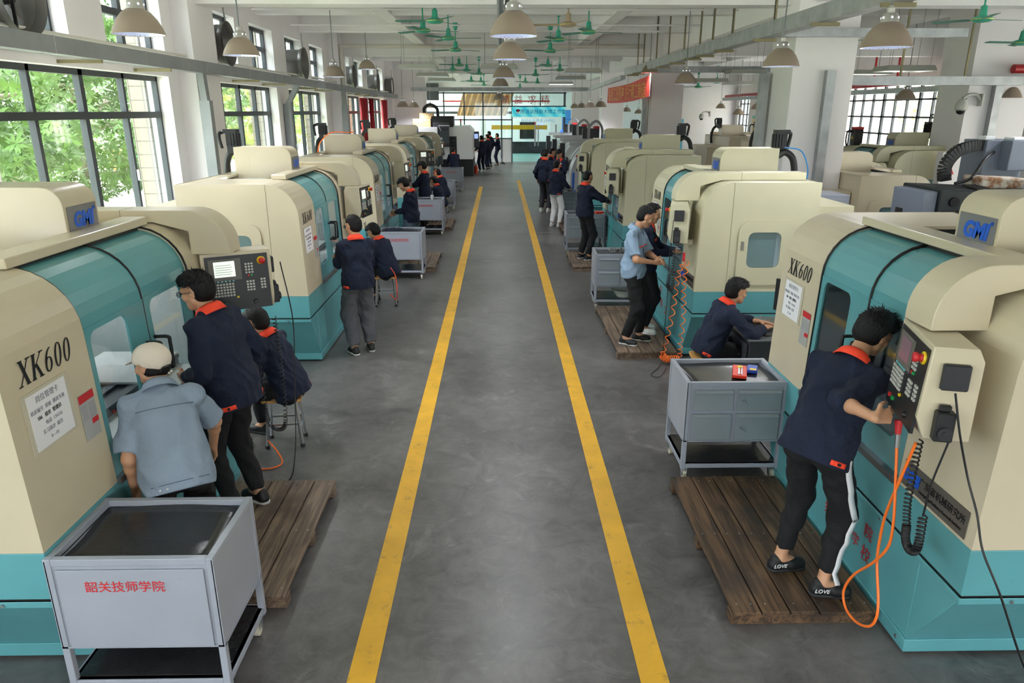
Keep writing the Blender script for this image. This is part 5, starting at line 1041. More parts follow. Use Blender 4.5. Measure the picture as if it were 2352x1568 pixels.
# floor things in the distance
t = tag(empty('fire_extinguisher', (-1.12, 34.9, 0)), 'small orange-red extinguisher standing on the far floor', 'extinguisher'); MB().lathe([(0, 0), (.09, 0), (.09, .32), (.04, .38), (0, .4)], n=16).build('cylinder', mat('ext red', '#f04a2a', .4), t, 50); MB().box(-.03, .03, -.03, .03, .39, .46).build('valve', blackp, t)
t = tag(empty('mop', (-.1, 41.6, 0)), 'grey mop leaning against the white partition panel', 'mop'); MB().cyl((0, .3, .9), (.25, 0, .08), .015).build('handle', steel, t); MB().lathe([(.0, .12), (.12, .05), (.16, 0), (0, 0)], (.28, 0, 0), 12).build('mop_head', darkp, t, 60)
t = tag(empty('swivel_chair', (2.15, 23.2, 0)), 'blue and black chair back beside the white-trousered student', 'chair'); MB().box(-.2, .2, -.2, .2, .45, .5).build('seat', blackp, t, bevel=.02); MB().box(.15, .2, -.2, .2, .5, 1.0).build('backrest', bluem, t, bevel=.02); MB().cyl((0, 0, .05), (0, 0, .45), .03).build('column', blackp, t); MB().box(-.25, .25, -.02, .02, .0, .05).box(-.02, .02, -.25, .25, .0, .05).build('star_base', blackp, t)
# ================================================================== PEOPLE (smooth-blended figures meshed by surface nets)
V3 = lambda *a: np.array(a, dtype=float)
def nrm(v): return v/(np.linalg.norm(v)+1e-9)
def ik(a, t, l1, l2, pole):
    d = t-a; D_ = np.linalg.norm(d); D2 = min(D_, (l1+l2)*.999); u = d/D_; t = a+u*D2
    x = (l1*l1-l2*l2+D2*D2)/(2*D2); hgt = math.sqrt(max(l1*l1-x*x, 0)); p = pole-u*np.dot(pole, u); return a+u*x+nrm(p)*hgt, t
class Vol:
    def __init__(s, lo, hi, h):
        s.lo = np.array(lo); s.h = h; s.n = np.ceil((np.array(hi)-s.lo)/h).astype(int)+1; s.a = np.full(s.n, .2, np.float32)
    def sub(s, lo, hi):
        i0 = np.clip(np.floor((lo-s.lo)/s.h).astype(int), 0, s.n); i1 = np.clip(np.ceil((hi-s.lo)/s.h).astype(int)+1, 0, s.n)
        if (i1 <= i0).any(): return None
        g = [(s.lo[q]+s.h*np.arange(i0[q], i1[q])).astype(np.float32).reshape([-1 if w == q else 1 for w in range(3)]) for q in range(3)]
        return tuple(slice(i0[q], i1[q]) for q in range(3)), g
    def put(s, fn, lo, hi, k, mode='u'):
        m = k+3*s.h; r = s.sub(lo-m, hi+m)
        if r is None: return
        sl, g = r; d = fn(*g); A = s.a[sl]
        if mode == 's': s.a[sl] = np.maximum(A, -d) if k == 0 else (lambda hh: A*(1-hh)+(-d)*hh+k*hh*(1-hh))(np.clip(.5-.5*(A+d)/k, 0, 1)); return
        if k <= 0: s.a[sl] = np.minimum(A, d)
        else: hh = np.clip(.5+.5*(A-d)/k, 0, 1); s.a[sl] = A*(1-hh)+d*hh-k*hh*(1-hh)
    def rc(s, a, b, r1, r2, k=.02, cut=0, mode='u'):
        a = np.array(a, float); b = np.array(b, float); ab = b-a; L2 = ab.dot(ab); L = math.sqrt(L2)
        def fn(x, y, z):
            t = ((x-a[0])*ab[0]+(y-a[1])*ab[1]+(z-a[2])*ab[2])/L2; tc_ = np.clip(t, 0, 1)
            d = np.sqrt((x-a[0]-tc_*ab[0])**2+(y-a[1]-tc_*ab[1])**2+(z-a[2]-tc_*ab[2])**2)-(r1+(r2-r1)*tc_)
            if cut: d = np.maximum(d, (t-1)*L)
            return d
        R_ = max(r1, r2); s.put(fn, np.minimum(a, b)-R_, np.maximum(a, b)+R_, k, mode)
    def el(s, c, F, r, k=.02, mode='u', extra=None):   # ellipsoid in frame F (rows = axes)
        c = np.array(c, float); F = np.array(F, float); r = np.array(r, float)
        def fn(x, y, z):
            X, Y, Z = x-c[0], y-c[1], z-c[2]; p = [X*F[q][0]+Y*F[q][1]+Z*F[q][2] for q in range(3)]
            k0 = np.sqrt((p[0]/r[0])**2+(p[1]/r[1])**2+(p[2]/r[2])**2); k1 = np.sqrt((p[0]/r[0]**2)**2+(p[1]/r[1]**2)**2+(p[2]/r[2]**2)**2)
            d = k0*(k0-1)/(k1+1e-6)
            if extra is not None: d = extra(d, p)
            return d
        R_ = r.max(); s.put(fn, c-R_, c+R_, k, mode)
    def plane(s, p, n):
        x, y, z = [(s.lo[q]+s.h*np.arange(s.n[q])).astype(np.float32).reshape([-1 if w == q else 1 for w in range(3)]) for q in range(3)]
        s.a = np.maximum(s.a, (x-p[0])*n[0]+(y-p[1])*n[1]+(z-p[2])*n[2])
    def hemcut(s, p, up, lat, fw):
        x, y, z = [(s.lo[q]+s.h*np.arange(s.n[q])).astype(np.float32).reshape([-1 if w == q else 1 for w in range(3)]) for q in range(3)]
        X, Y, Z = x-p[0], y-p[1], z-p[2]; d = -(X*up[0]+Y*up[1]+Z*up[2]); l = np.abs(X*lat[0]+Y*lat[1]+Z*lat[2]); f_ = np.abs(X*fw[0]+Y*fw[1]+Z*fw[2])
        s.a = np.where((l < .235) & (f_ < .21), np.maximum(s.a, d), s.a)
    def noise(s, amp, f, seed=0):
        x, y, z = [(s.lo[q]+s.h*np.arange(s.n[q])).astype(np.float32).reshape([-1 if w == q else 1 for w in range(3)]) for q in range(3)]
        w = np.sin(f*.5*x+seed)*1.3+np.sin(f*.45*y+2*seed)*1.2
        q_ = 2.1*f; s.a = s.a+amp*.55*(2*np.abs(np.sin(q_*.5*(z*.55+.6*x-.5*y)+1.4*np.sin(f*.6*x+seed)+1.1*np.sin(f*.5*z)))-1)
        s.a = s.a+amp*.8*(np.sin(f*(z+.35*x)+w+2.2*np.sin(f*.33*(x-y)+seed))*.6+np.sin(f*1.9*(z*.6-.7*y)+1.7*w+seed)*.3+np.sin(f*1.3*(x+.8*y)+2*np.sin(f*.6*z))*.3)
    def mesh(s):
        A = s.a; S_ = A < 0; c = [(i, j, k) for i in (0, 1) for j in (0, 1) for k in (0, 1)]; n = np.array(A.shape)-1
        cnt = sum(S_[i:i+n[0], j:j+n[1], k:k+n[2]].astype(np.uint8) for i, j, k in c); mk = (cnt > 0) & (cnt < 8); idx = np.argwhere(mk)
        if len(idx) == 0: return np.zeros((0, 3)), np.zeros((0, 4), int)
        vid = np.full(mk.shape, -1, np.int64); vid[tuple(idx.T)] = np.arange(len(idx)); acc = np.zeros((len(idx), 3)); num = np.zeros(len(idx))
        for a in c:
            for q in range(3):
                if a[q] == 0:
                    b = list(a); b[q] = 1; ia = idx+a; ib = idx+b; va = A[tuple(ia.T)]; vb = A[tuple(ib.T)]; m = (va < 0) != (vb < 0)
                    t = np.where(m, va/np.where(m, va-vb, 1), 0); p = np.array(a)+0*idx.astype(float); p[:, q] += t; acc[m] += p[m]; num[m] += 1
        V = s.lo+(idx+acc/num[:, None])*s.h; F = []
        for q in range(3):
            o = [w for w in range(3) if w != q]; sh = [slice(None)]*3; sh2 = [slice(None)]*3; sh[q] = slice(0, -1); sh2[q] = slice(1, None)
            df = S_[tuple(sh)] != S_[tuple(sh2)]; e = np.argwhere(df); e = e[(e[:, o[0]] > 0) & (e[:, o[1]] > 0) & (e[:, o[0]] < n[o[0]]) & (e[:, o[1]] < n[o[1]])]
            def cell(d0, d1): w = e.copy(); w[:, o[0]] -= d0; w[:, o[1]] -= d1; return vid[tuple(w.T)]
            Q = np.stack([cell(1, 1), cell(0, 1), cell(0, 0), cell(1, 0)], 1); fl_ = S_[tuple(e.T)] == (q == 1); Q[fl_] = Q[fl_][:, ::-1]; F.append(Q)
        return V, np.concatenate(F)
    def val(s, p):
        f = (np.array(p)-s.lo)/s.h; i = np.clip(np.floor(f).astype(int), 0, s.n-2); t = f-i; r = 0
        for a in (0, 1):
            for b in (0, 1):
                for c in (0, 1): r += s.a[i[0]+a, i[1]+b, i[2]+c]*(t[0] if a else 1-t[0])*(t[1] if b else 1-t[1])*(t[2] if c else 1-t[2])
        return r
    def surf(s, o, d, mx=.4):
        last = None
        for k in range(int(mx/.003)):
            if s.val(o+d*k*.003) < 0: last = k
        return o+d*((last or 30)*.003+.003)
    def build(s, name, m, parent, smooth=2):
        V, F = s.mesh(); me = bpy.data.meshes.new(name); me.vertices.add(len(V)); me.vertices.foreach_set('co', V.astype(np.float32).ravel())
        me.loops.add(len(F)*4); me.loops.foreach_set('vertex_index', F.astype(np.int32).ravel()); me.polygons.add(len(F)); me.polygons.foreach_set('loop_start', np.arange(0, len(F)*4, 4, dtype=np.int32)); me.polygons.foreach_set('loop_total', np.full(len(F), 4, np.int32))
        me.update(calc_edges=True); me.validate(); o = link(name, me, parent, m, 180)
        if smooth: sm = o.modifiers.new('smooth', 'SMOOTH'); sm.iterations = smooth; sm.factor = .5
        return o
def hand(v, w, d, n, th, curl=.5, k=.005, s=1.0, spread=.12):
    # w wrist, d finger direction, n palm normal (fingers curl towards n), th thumb side direction
    d = nrm(d); n = nrm(n-d*n.dot(d)); t = nrm(np.cross(d, n)); t = t if t.dot(th) > 0 else -t
    for i, (o, L_) in enumerate(((.030, .072), (.010, .078), (-.011, .074), (-.030, .066))):
        base = w+d*.085*s*L_/.075+t*o*s; v.rc(w+d*.012+t*o*.55*s, base, .0125*s, .0105*s, .012)
        a = curl*(.55+.12*i); cur = base; dd = nrm(d+t*o*spread*6)
        for j, ln in enumerate((.042, .026, .02)):
            ang = a if j == 0 else a*1.25; dd = nrm(dd*math.cos(ang)+n*math.sin(ang)); n2 = nrm(n-dd*n.dot(dd)); nx = cur+dd*ln*s*(L_/.075)
            v.rc(cur, nx, (.0092-.0008*j)*s, (.0086-.0008*j)*s, .003); cur = nx
    p0 = w+d*.022*s+t*.022*s; p1 = p0+nrm(d*.6+t*.8+n*.25)*.042*s; p2 = p1+nrm(d*.95+t*.25+n*.4*curl)*.032*s; p3 = p2+nrm(d*.9-t*.1+n*.5*curl)*.024*s
    v.rc(p0, p1, .0145*s, .0115*s, .012); v.rc(p1, p2, .0108*s, .0095*s, .004); v.rc(p2, p3, .0095*s, .008*s, .003)
def person(label, loc, rz, P, top='navy', leg=None, shoes=None, q='mid', sleeve=1.0, glasses=False, cap=False, hair='short', stripe=False, sk=None, tab=(1,), scale=1.0, front=False, seed=1, group=None, hemz=.09):
    """joints are given in a local frame, +Y the way the person faces, metres"""
    rg = random.Random(seed); hh = {'hi': .0058, 'mid': .009, 'low': .014}[q]; hc_ = {'hi': .008, 'mid': .011, 'low': .016}[q]
    t = tag(empty('person', loc, rz), label, 'person', group); t['label'] = ' '.join(label.split()[:16]); t.scale = (scale,)*3; sk = sk or skin
    up = nrm(P['neck']-P['pel']); lat = nrm(P.get('lat', V3(1, 0, 0))); lat = nrm(lat-up*lat.dot(up)); fw = nrm(np.cross(up, lat)); fr = [lat, fw, up]
    latl = nrm(P.get('latl', V3(1, 0, 0))); pel, neck = P['pel'], P['neck']; chest = P.get('chest', pel*.42+neck*.58-fw*.012)
    SH = [neck-up*.082+lat*s*.165-fw*.005 for s in (-1, 1)]; HP = [pel+latl*s*.09-V3(0, 0, .03) for s in (-1, 1)]
    EL, WR, KN, AN = [], [], [], []
    for i, s in enumerate((-1, 1)):
        e, w = ik(SH[i], P['wr'][i], .285, .25, P.get('epole', [V3(-.5, -1, -.3), V3(.5, -1, -.3)])[i]); EL.append(e); WR.append(w)
        kn, an = ik(HP[i], P['an'][i], .43, .42, P.get('kpole', [V3(-.1, 1, .1), V3(.1, 1, .1)])[i]); KN.append(kn); AN.append(an)
    hy, hp, hr = P.get('head', (0, 0, 0)); hd_ = P.get('hc', neck+up*.135+fw*.045)
    hm = np.array((Matrix.Rotation(hy, 3, 'Z') @ Matrix.Rotation(hp, 3, 'X') @ Matrix.Rotation(hr, 3, 'Y')))
    hr_, hf, hu = hm[:, 0], hm[:, 1], hm[:, 2]; HF = [hr_, hf, hu]; H_ = lambda a, b, c: hd_+hr_*a+hf*b+hu*c
    pts = np.array([pel, neck, hd_, hd_+V3(0, 0, .14)]+SH+EL+WR+KN+AN+[a+V3(0, .2, 0) for a in AN]); toes = P.get('toe', [V3(-.15, 1, 0), V3(.15, 1, 0)])
    lo, hi = pts.min(0)-.22, pts.max(0)+.22
    # ---- body
    v = Vol(lo, hi, hh)
    for i in range(2):
        v.rc(HP[i], chest+lat*(-.055, .055)[i], .08, .085, .04); v.rc(HP[i], KN[i], .072, .05, .03); v.rc(KN[i], AN[i], .05, .034, .02); v.rc(AN[i], AN[i]+nrm(toes[i])*.1-V3(0, 0, .04), .034, .03, .02)
        v.rc(neck-up*.045, SH[i], .042, .046, .03); v.rc(SH[i], EL[i], .048, .037, .03); v.rc(EL[i], WR[i], .0375, .025, .03)
        m_ = EL[i]*.7+WR[i]*.3; v.el(m_, fr, (.03, .03, .03), .03)
    v.el(chest+up*.05, fr, (.14, .095, .15), .05)
    v.rc(neck-up*.02+fw*.006, H_(0, -.02, -.06), .052, .052, .025)
    v.el(H_(0, -.012, .03), HF, (.076, .094, .084), .02); v.el(H_(0, .022, -.03), HF, (.060, .066, .082), .03); v.el(H_(0, .052, -.09), HF, (.028, .028, .022), .03)
    v.rc(H_(-.05, .01, -.055), H_(-.022, .055, -.09), .022, .018, .025); v.rc(H_(.05, .01, -.055), H_(.022, .055, -.09), .022, .018, .025)
    if q != 'low':
        v.rc(H_(-.04, .072, .024), H_(.04, .072, .024), .013, .013, .015); 
        for s in (-1, 1): v.el(H_(s*.038, .062, -.026), HF, (.026, .022, .024), .015); v.el(H_(s*.031, .1, .004), HF, (.017, .016, .012), .008, 's')
        v.rc(H_(0, .083, .01), H_(0, .103, -.024), .0075, .0115, .01); v.el(H_(0, .092, -.03), HF, (.017, .012, .009), .008)
        v.el(H_(0, .084, -.053), HF, (.023, .012, .006), .004); v.el(H_(0, .082, -.066), HF, (.020, .012, .007), .004)
    for s in (-1, 1): 
        v.el(H_(s*.077, -.012, -.004), [nrm(hr_+hf*s*-.35), nrm(hf-hr_*s*-.35), hu], (.009, .02, .032), .006)
        if q == 'hi': v.el(H_(s*.086, -.006, .002), [hr_, hf, hu], (.006, .009, .017), .004, 's')
    hd = P.get('hd', [None, None])
    for i, s in enumerate((-1, 1)):
        fd = nrm(WR[i]-EL[i]); spec = hd[i] or {}; d = spec.get('d', fd); n_ = spec.get('n', -lat*s); thd = spec.get('t', fw)
        hand(v, WR[i], d, n_, thd, spec.get('c', .45), s=1.0 if q == 'hi' else (1.08 if q == 'mid' else 1.35))
    v.build('body', sk, t, 2 if q == 'hi' else 1)
    # ---- trousers
    w = Vol(lo, hi, hc_); lm = leg or blackcl
    loose = P.get('loose', .022)
    for i in range(2):
        w.rc(HP[i]+V3(0, 0, .04), KN[i], .09, .058+loose, .03); e = AN[i]+nrm(KN[i]-AN[i])*P.get('ank', .03); w.rc(KN[i], e, .06+loose*.8, .042+loose*.6, .03, cut=1); w.el(HP[i]-fw*.02+V3(0, 0, -.02), fr, (.075, .095, .1), .03)
    w.rc(HP[0], HP[1], .09, .09, .04); w.noise(.006 if q != 'low' else .004, 34, seed); (w.plane(pel-up*(hemz-.09), up) if pel[2] > .8 else None); wo = w.build('trousers', lm, t, 1)
    if stripe:
        m = MB(); ring = []
        for A_, B_ in ((HP[1], KN[1]), (KN[1], AN[1]*.93+KN[1]*.07)):
            for j in range(9):
                c = A_+(B_-A_)*j/8; ax = nrm(B_-A_); o_ = nrm(latl*1.0+V3(0, -.25, 0)); o_ = nrm(o_-ax*ax.dot(o_)); sd = nrm(np.cross(ax, o_)); p = w.surf(c, o_, .25)+o_*.002; ring += [p-sd*.019, p+sd*.019]
        n_ = len(ring)//2; vs = [tuple(p) for p in ring]; m.add(vs, [(2*j, 2*j+2, 2*j+3, 2*j+1) for j in range(n_-1)]); o = m.build('side_stripe', whitecl, wo, 180); sdm = o.modifiers.new('s', 'SOLIDIFY'); sdm.thickness = .006; sdm.offset = 0
    # ---- shoes
    shm = shoes or shoeb
    for i in range(2):
        u = Vol(AN[i]-.25, AN[i]+.25, hc_*.7); f = nrm(toes[i]); sd = nrm(np.cross(f, V3(0, 0, 1))); a0 = AN[i].copy()
        u.rc(a0-V3(0, 0, .008)-f*.018, a0-V3(0, 0, .045)-f*.025, .038, .038, .015); u.rc(a0-V3(0, 0, .046)-f*.035, a0-V3(0, 0, .05)+f*.125, .034, .036, .02); u.rc(a0-V3(0, 0, .05)+f*.07+sd*.006, a0-V3(0, 0, .052)+f*.13, .04, .034, .02); u.rc(a0-V3(0, 0, .012)+f*.015, a0-V3(0, 0, .05)+f*.10, .032, .028, .025); u.plane(a0-V3(0, 0, .078), V3(0, 0, -1)); so = u.build('shoe', shm, t, 1)
        z = Vol(AN[i]-.25, AN[i]+.25, hc_*.7); z.rc(a0-V3(0, 0, .07)-f*.035, a0-V3(0, 0, .07)+f*.128, .039, .042, .01); z.plane(a0-V3(0, 0, .062), V3(0, 0, 1)); z.plane(a0-V3(0, 0, .083), V3(0, 0, -1)); z.build('sole', {shoew: whitecl}.get(shm, mat('sole', '#2a2a2c', .6)) if shm is not shoeb or seed % 2 else mat('pale sole', '#c9c9c6', .5), so, 0)
        if P.get('mark'): text('LOVE', .034, 'lettering', whitecl, so, basis(tuple(a0-f*.012+sd*.0425-V3(0, 0, .035)), tuple(f), (0, 0, 1)), depth=.002, shear=.2)
    # ---- upper garment
    j = Vol(lo, hi, hc_); tm = {'navy': navy, 'shirtg': shirtg, 'shirtb': shirtb}[top]; bulk = .03 if top == 'navy' else .02; hem = pel-up*hemz
    for i in range(2):
        j.rc(hem+lat*(-.075, .075)[i], chest+lat*(-.07, .07)[i], .088+bulk*.7, .09+bulk*.6, .05); j.rc(neck-up*.035, SH[i], .05+bulk*.4, .048+bulk*.4, .04)
    j.el(chest+up*.04, fr, (.15+bulk*.6, .1+bulk*.5, .17), .05); j.el(pel+up*.0-fw*.015, fr, (.178+bulk*.5, .14+bulk*.5, .25), .05)
    for i in range(2):
        kn = nrm(KN[i]-HP[i])
    j.plane(neck+up*.035, up)
    for i in range(2):
        if sleeve >= 1: j.rc(SH[i], EL[i], .048+bulk*.55, .04+bulk*.7, .03); e = EL[i]+(WR[i]-EL[i])*.93; j.rc(EL[i], e, .042+bulk*.75, .032+bulk*.4, .02, cut=1)
        elif sleeve > .5: j.rc(SH[i], EL[i], .048+bulk*.55, .042+bulk*.75, .03); e = EL[i]+(WR[i]-EL[i])*(sleeve-.5)*2*.93; j.rc(EL[i], e, .044+bulk*.8, .04+bulk*.6, .02, cut=1)
        else: e = SH[i]+(EL[i]-SH[i])*.86; j.rc(SH[i], e, .048+bulk*.5, .056+bulk*.9, .03, cut=1)
    j.noise(.0085 if q != 'low' else .005, 36 if top == 'navy' else 27, seed*1.7); j.hemcut(hem, up, lat, fw); jo = j.build('jacket' if top == 'navy' else 'shirt', tm, t, 1)
    # collar
    cm = collar if top == 'navy' else tm; m = MB(); ax = nrm(up*.7+nrm(hd_-neck)*.3); cf = nrm(fw-ax*fw.dot(ax)); cl = np.cross(cf, ax); n_ = 28; vs = []
    for k in range(n_+1):
        a = -150+300*k/n_; ca, sa = math.cos(R(a)), math.sin(R(a)); b = -cf*ca+cl*sa; e = abs(a)/150
        ext = .018+.055*max(0, e-.55)/.45
        vs += [tuple(neck+ax*.0+b*.056), tuple(neck+ax*(.042-.03*e*e)+b*.066), tuple(neck+ax*(.030-.035*e*e)+b*.080), tuple(neck-ax*(.004+.045*e*e)+b*(.098+ext*.25)-ax*ext*.5)]
    m.add(vs, [(4*k+i, 4*k+4+i, 4*k+5+i, 4*k+1+i) for k in range(n_) for i in range(3)]); o = m.build('collar', cm, jo, 180); sdm = o.modifiers.new('s', 'SOLIDIFY'); sdm.thickness = .005; sdm.offset = 1
    def patch(c, direction, upv, w_, h_, name, mm, par=jo, depth=.006):
        p = j.surf(c, nrm(direction)); n2 = nrm(direction); x_ = nrm(np.cross(upv, n2)); nx = 6; vs = []
        for a in range(nx+1):
            for b in (0, 1):
                o_ = c+x_*(a/nx-.5)*w_+upv*(b-.5)*h_; pp = j.surf(o_, n2)+n2*.003; vs.append(tuple(pp))
        mb = MB().add(vs, [(2*a, 2*a+2, 2*a+3, 2*a+1) for a in range(nx)]); o = mb.build(name, mm, par, 180); sdm = o.modifiers.new('s', 'SOLIDIFY'); sdm.thickness = depth; return o, p
    if top == 'navy':
        for s in tab:
            o, p = patch(hem+up*.03+lat*.03*s, nrm(lat*s-fw*.55), up, .09, .028, 'hem_tab', collar)
            MB().cyl(tuple(p), tuple(p+nrm(lat*s-fw*.55)*.012), .009, 10).build('button', blackp, o)
        if front:
            patch(chest+lat*.075+up*.02, fw, up, .085, .03, 'pocket_flap', collar); patch(chest-lat*.075+up*.02, fw, up, .085, .03, 'pocket_flap', collar); patch(chest-lat*.08+up*.085, fw, up, .035, .04, 'badge', whitecl)
            patch(chest+up*.04, fw, up, .02, .2, 'placket', collar)
    if top != 'navy':
        sm_ = mat('shirt seam', '#5d6b7c', .8); patch(chest+up*.075, -fw, up, .30, .004, 'yoke_seam', sm_, depth=.002); patch(hem+up*.045, -fw, up, .30, .004, 'hem_seam', sm_, depth=.002)
        for q_ in (-.11, -.075):
            p = j.surf(hem+lat*q_+up*.022, -fw); MB().cyl(tuple(p), tuple(p-fw*.006), .006, 8).build('snap_button', steel, jo)
    if top != 'navy' and front:
        patch(chest+lat*.075+up*.0, fw, up, .09, .012, 'pocket_trim', collar); patch(chest-lat*.075+up*.0, fw, up, .09, .012, 'pocket_trim', collar); patch(chest+up*.02, fw, up, .012, .42, 'zip', greycl)
    # ---- hair, eyes, brows
    if True:
        g = Vol(hd_-.17, hd_+.2, {'hi': .0042, 'mid': .006, 'low': .01}[q]); xs = [-.13, -.05, -.028, -.006, .03, .05, .07, .12]
        fy = {'short': .055, 'fringe': .030, 'crop': .062, 'fluffy': .036}[hair]; ys = [-.09, -.085, -.04, .018, .012, fy*.8, fy, fy]; th_ = {'short': .013, 'fringe': .019, 'crop': .006, 'fluffy': .024}[hair]
        def cutf(d, p):
            gg = np.interp(p[1], xs, ys).astype(np.float32)-0.0; rag = .006*np.sin(p[0]*90+seed)*(p[1] > .04)
            az = np.arctan2(p[0], p[1]); st = .0012*np.sin(az*31+seed+p[2]*60)+.0012*np.sin(az*57+2*seed-p[2]*90)+.002*np.sin(az*5+seed)
            return np.maximum(d+(st if hair != 'crop' else 0), gg+rag-(p[2]+.0))
        if not cap:
            g.el(H_(0, -.012, .03), HF, (.077+th_, .095+th_, .086+th_*1.15), .0, extra=cutf)
            g.el(H_(0, -.045, -.015), HF, (.072+th_*.5, .056+th_, .072), .012, extra=lambda d, p: np.maximum(d, p[1]-.035))
            if hair in ('fluffy', 'fringe'): g.el(H_(0, .045, .085), HF, (.066, .052, .034), .02, extra=lambda d, p: d+.004*np.sin(p[0]*110+p[1]*60+seed))
        else: g.el(H_(0, -.03, -.03), HF, (.076, .08, .05), .0, extra=lambda d, p: np.maximum(d, p[1]-.03))
        ho = g.build('hair', hairm, t, 1)
        if q != 'low' and hair != 'crop' and not cap:
            m = MB(); N_ = 260 if q == 'hi' else 90
            for _ in range(N_):
                a = rg.uniform(0, 6.28); e = rg.uniform(.1, 1.4); dr = V3(math.cos(a)*math.cos(e), math.sin(a)*math.cos(e), math.sin(e)); rr = V3((.077+th_)*dr[0], (.095+th_)*dr[1], (.086+th_)*dr[2])
                if dr[1] > .3 and dr[2] < .55: continue
                b = H_(rr[0]*.96, -.012+rr[1]*.96, .03+rr[2]*.96); nn = hr_*dr[0]+hf*dr[1]+hu*dr[2]; sw = nrm(np.cross(nn, hu+.3*hf)+hf*.8*(1 if dr[1] > -.2 else -.2)-hu*.5*(dr[2] < .5)+V3(rg.uniform(-.5, .5), rg.uniform(-.5, .5), rg.uniform(-.3, .3))); ln = rg.uniform(.015, .03)*(1.3 if hair == 'fluffy' else .9)
                m.tube([b, b+nn*.006+sw*ln*.5, b+nn*.008+sw*ln], [.0035, .0025, .0004], 4)
            m.build('hair_tufts', hairm, ho, 60)
        if q != 'low':
            for s in (-1, 1):
                e = Vol(H_(s*.031, .08, .005)-.03, H_(s*.031, .08, .005)+.03, .002); e.el(H_(s*.031, .083, .004), HF, (.0135, .006, .0035), 0); e.build('eye', mat('dark eye', '#1a1210', .2), t, 0)
                m = MB(); m.tube([H_(s*.016, .0875, .024), H_(s*.032, .087, .029), H_(s*.05, .073, .024)], [.003, .0035, .0015], 6); m.build('eyebrow', hairm, t, 60)
            m = MB(); m.tube([H_(-.015, .0925, -.0598), H_(0, .0955, -.0598), H_(.015, .0925, -.0598)], [.0006, .0011, .0006], 5); m.build('mouth_line', mat('lip line', '#7d4238', .6), t)
            for s in (-1, 1): pass
    if glasses:
        m = MB()
        for s in (-1, 1):
            ring = [H_(s*.033+.023*math.cos(R(a)), .105-.004*abs(math.cos(R(a)))*0, .003+.017*math.sin(R(a))) for a in range(0, 361, 30)]; m.tube(ring, .0022, 6); m.tube([H_(s*.056, .104, .006), H_(s*.076, .07, .008), H_(s*.083, -.01, .006)], .002, 6)
        m.tube([H_(-.011, .106, .005), H_(.011, .106, .005)], .002, 6); go = m.build('glasses', blackp, t, 60)
        gm = MB()
        for s in (-1, 1): gm.prism([(s*.033+.021*math.cos(R(a)), .003+.015*math.sin(R(a))) for a in range(0, 360, 30)], 'y', .1045, .1055)
        me = gm.mesh(); M4 = Matrix([[hr_[0], hf[0], hu[0], hd_[0]], [hr_[1], hf[1], hu[1], hd_[1]], [hr_[2], hf[2], hu[2], hd_[2]], [0, 0, 0, 1]]); me.transform(M4); link('lens', me, go, GD)
    if cap:
        g = Vol(hd_-.2, hd_+.22, .005); g.el(H_(0, -.015, .035), HF, (.098, .115, .092), 0, extra=lambda d, p: np.maximum(d, -.012-p[2]-.55*np.clip(-p[1]-.0, 0, 1))+.0015*np.cos(np.arctan2(p[0], p[1])*8)); co = g.build('cap', capm, t, 1)
        g = Vol(hd_-.2, hd_+.22, .004); g.el(H_(0, .10, .028), [hr_, nrm(hf-.35*hu), nrm(hu+.35*hf)], (.075, .07, .006), 0); g.build('cap_visor', capm, co, 1)
        m = MB(); m.tube([H_(.05*math.cos(R(a)), -.122+.01*math.sin(R(a)), -.03+.02*math.sin(R(a))) for a in range(0, 181, 20)], .004, 6); m.build('cap_strap', blackp, co, 60); MB().lathe([(0, -.009), (.009, 0), (0, .009)], tuple(H_(.02, -.118, -.05)), 10).lathe([(0, -.009), (.009, 0), (0, .009)], tuple(H_(.0, -.12, -.055)), 10).build('beads', mat('bead', '#d9c9c0', .3), co, 180)
    return t
def stand(wr=None, an=None, **k):
    d = dict(pel=V3(0, 0, .93), neck=V3(0, .0, 1.43), wr=[V3(-.27, .06, .88), V3(.27, .06, .88)], an=[V3(-.11, 0, .085), V3(.11, .02, .085)]); d.update(k)
    if wr: d['wr'] = wr
    if an: d['an'] = an
    return d
def sit(h=.455, **k):
    z = h+.09; d = dict(pel=V3(0, 0, z), neck=V3(0, .12, z+.49), wr=[V3(-.14, .42, z+.15), V3(.14, .42, z+.15)], an=[V3(-.12, .42, .085), V3(.14, .36, .085)], kpole=[V3(-.25, 1, .8), V3(.25, 1, .8)], latl=V3(1, 0, 0)); d.update(k); return d
# P1 capped man leaning towards the near left machine
person('person in grey-blue short-sleeved shirt and beige cap, leaning toward the near left machine', (-1.84, 3.68, 0), R(32), dict(pel=V3(0, -.03, .92), neck=V3(.0, .20, 1.35), epole=[V3(-.3, -1, 0), V3(1, -.2, 0)], wr=[V3(-.21, .16, .78), V3(.27, .40, .83)], an=[V3(-.12, -.06, .085), V3(.14, .0, .085)], head=(R(36), R(-8), R(0)), hc=V3(-.01, .325, 1.455),
       hd=[dict(n=V3(.6, -.5, 0), t=V3(.2, 1, 0), c=.35), dict(n=V3(-.7, -.4, 0), t=V3(-.2, 1, 0), c=.5)]), 'shirtg', blackcl, None, 'hi', .3, cap=True, seed=3, hemz=.11, scale=1.0)
# P2 tall student with glasses
person('tall student with glasses in navy jacket and orange collar, standing before the near left control panel', (-1.84, 4.62, .1), R(72), stand(wr=[V3(-.13, .24, 1.0), V3(.24, .12, .92)], head=(R(12), R(-13), 0), an=[V3(-.10, .03, .085), V3(.11, -.03, .085)], neck=V3(0, .10, 1.43), hc=V3(0, .18, 1.55)), 'navy', blackcl, shoeb, 'hi', glasses=True, hair='fringe', tab=(1, -1), seed=4, scale=1.04, hemz=.14)
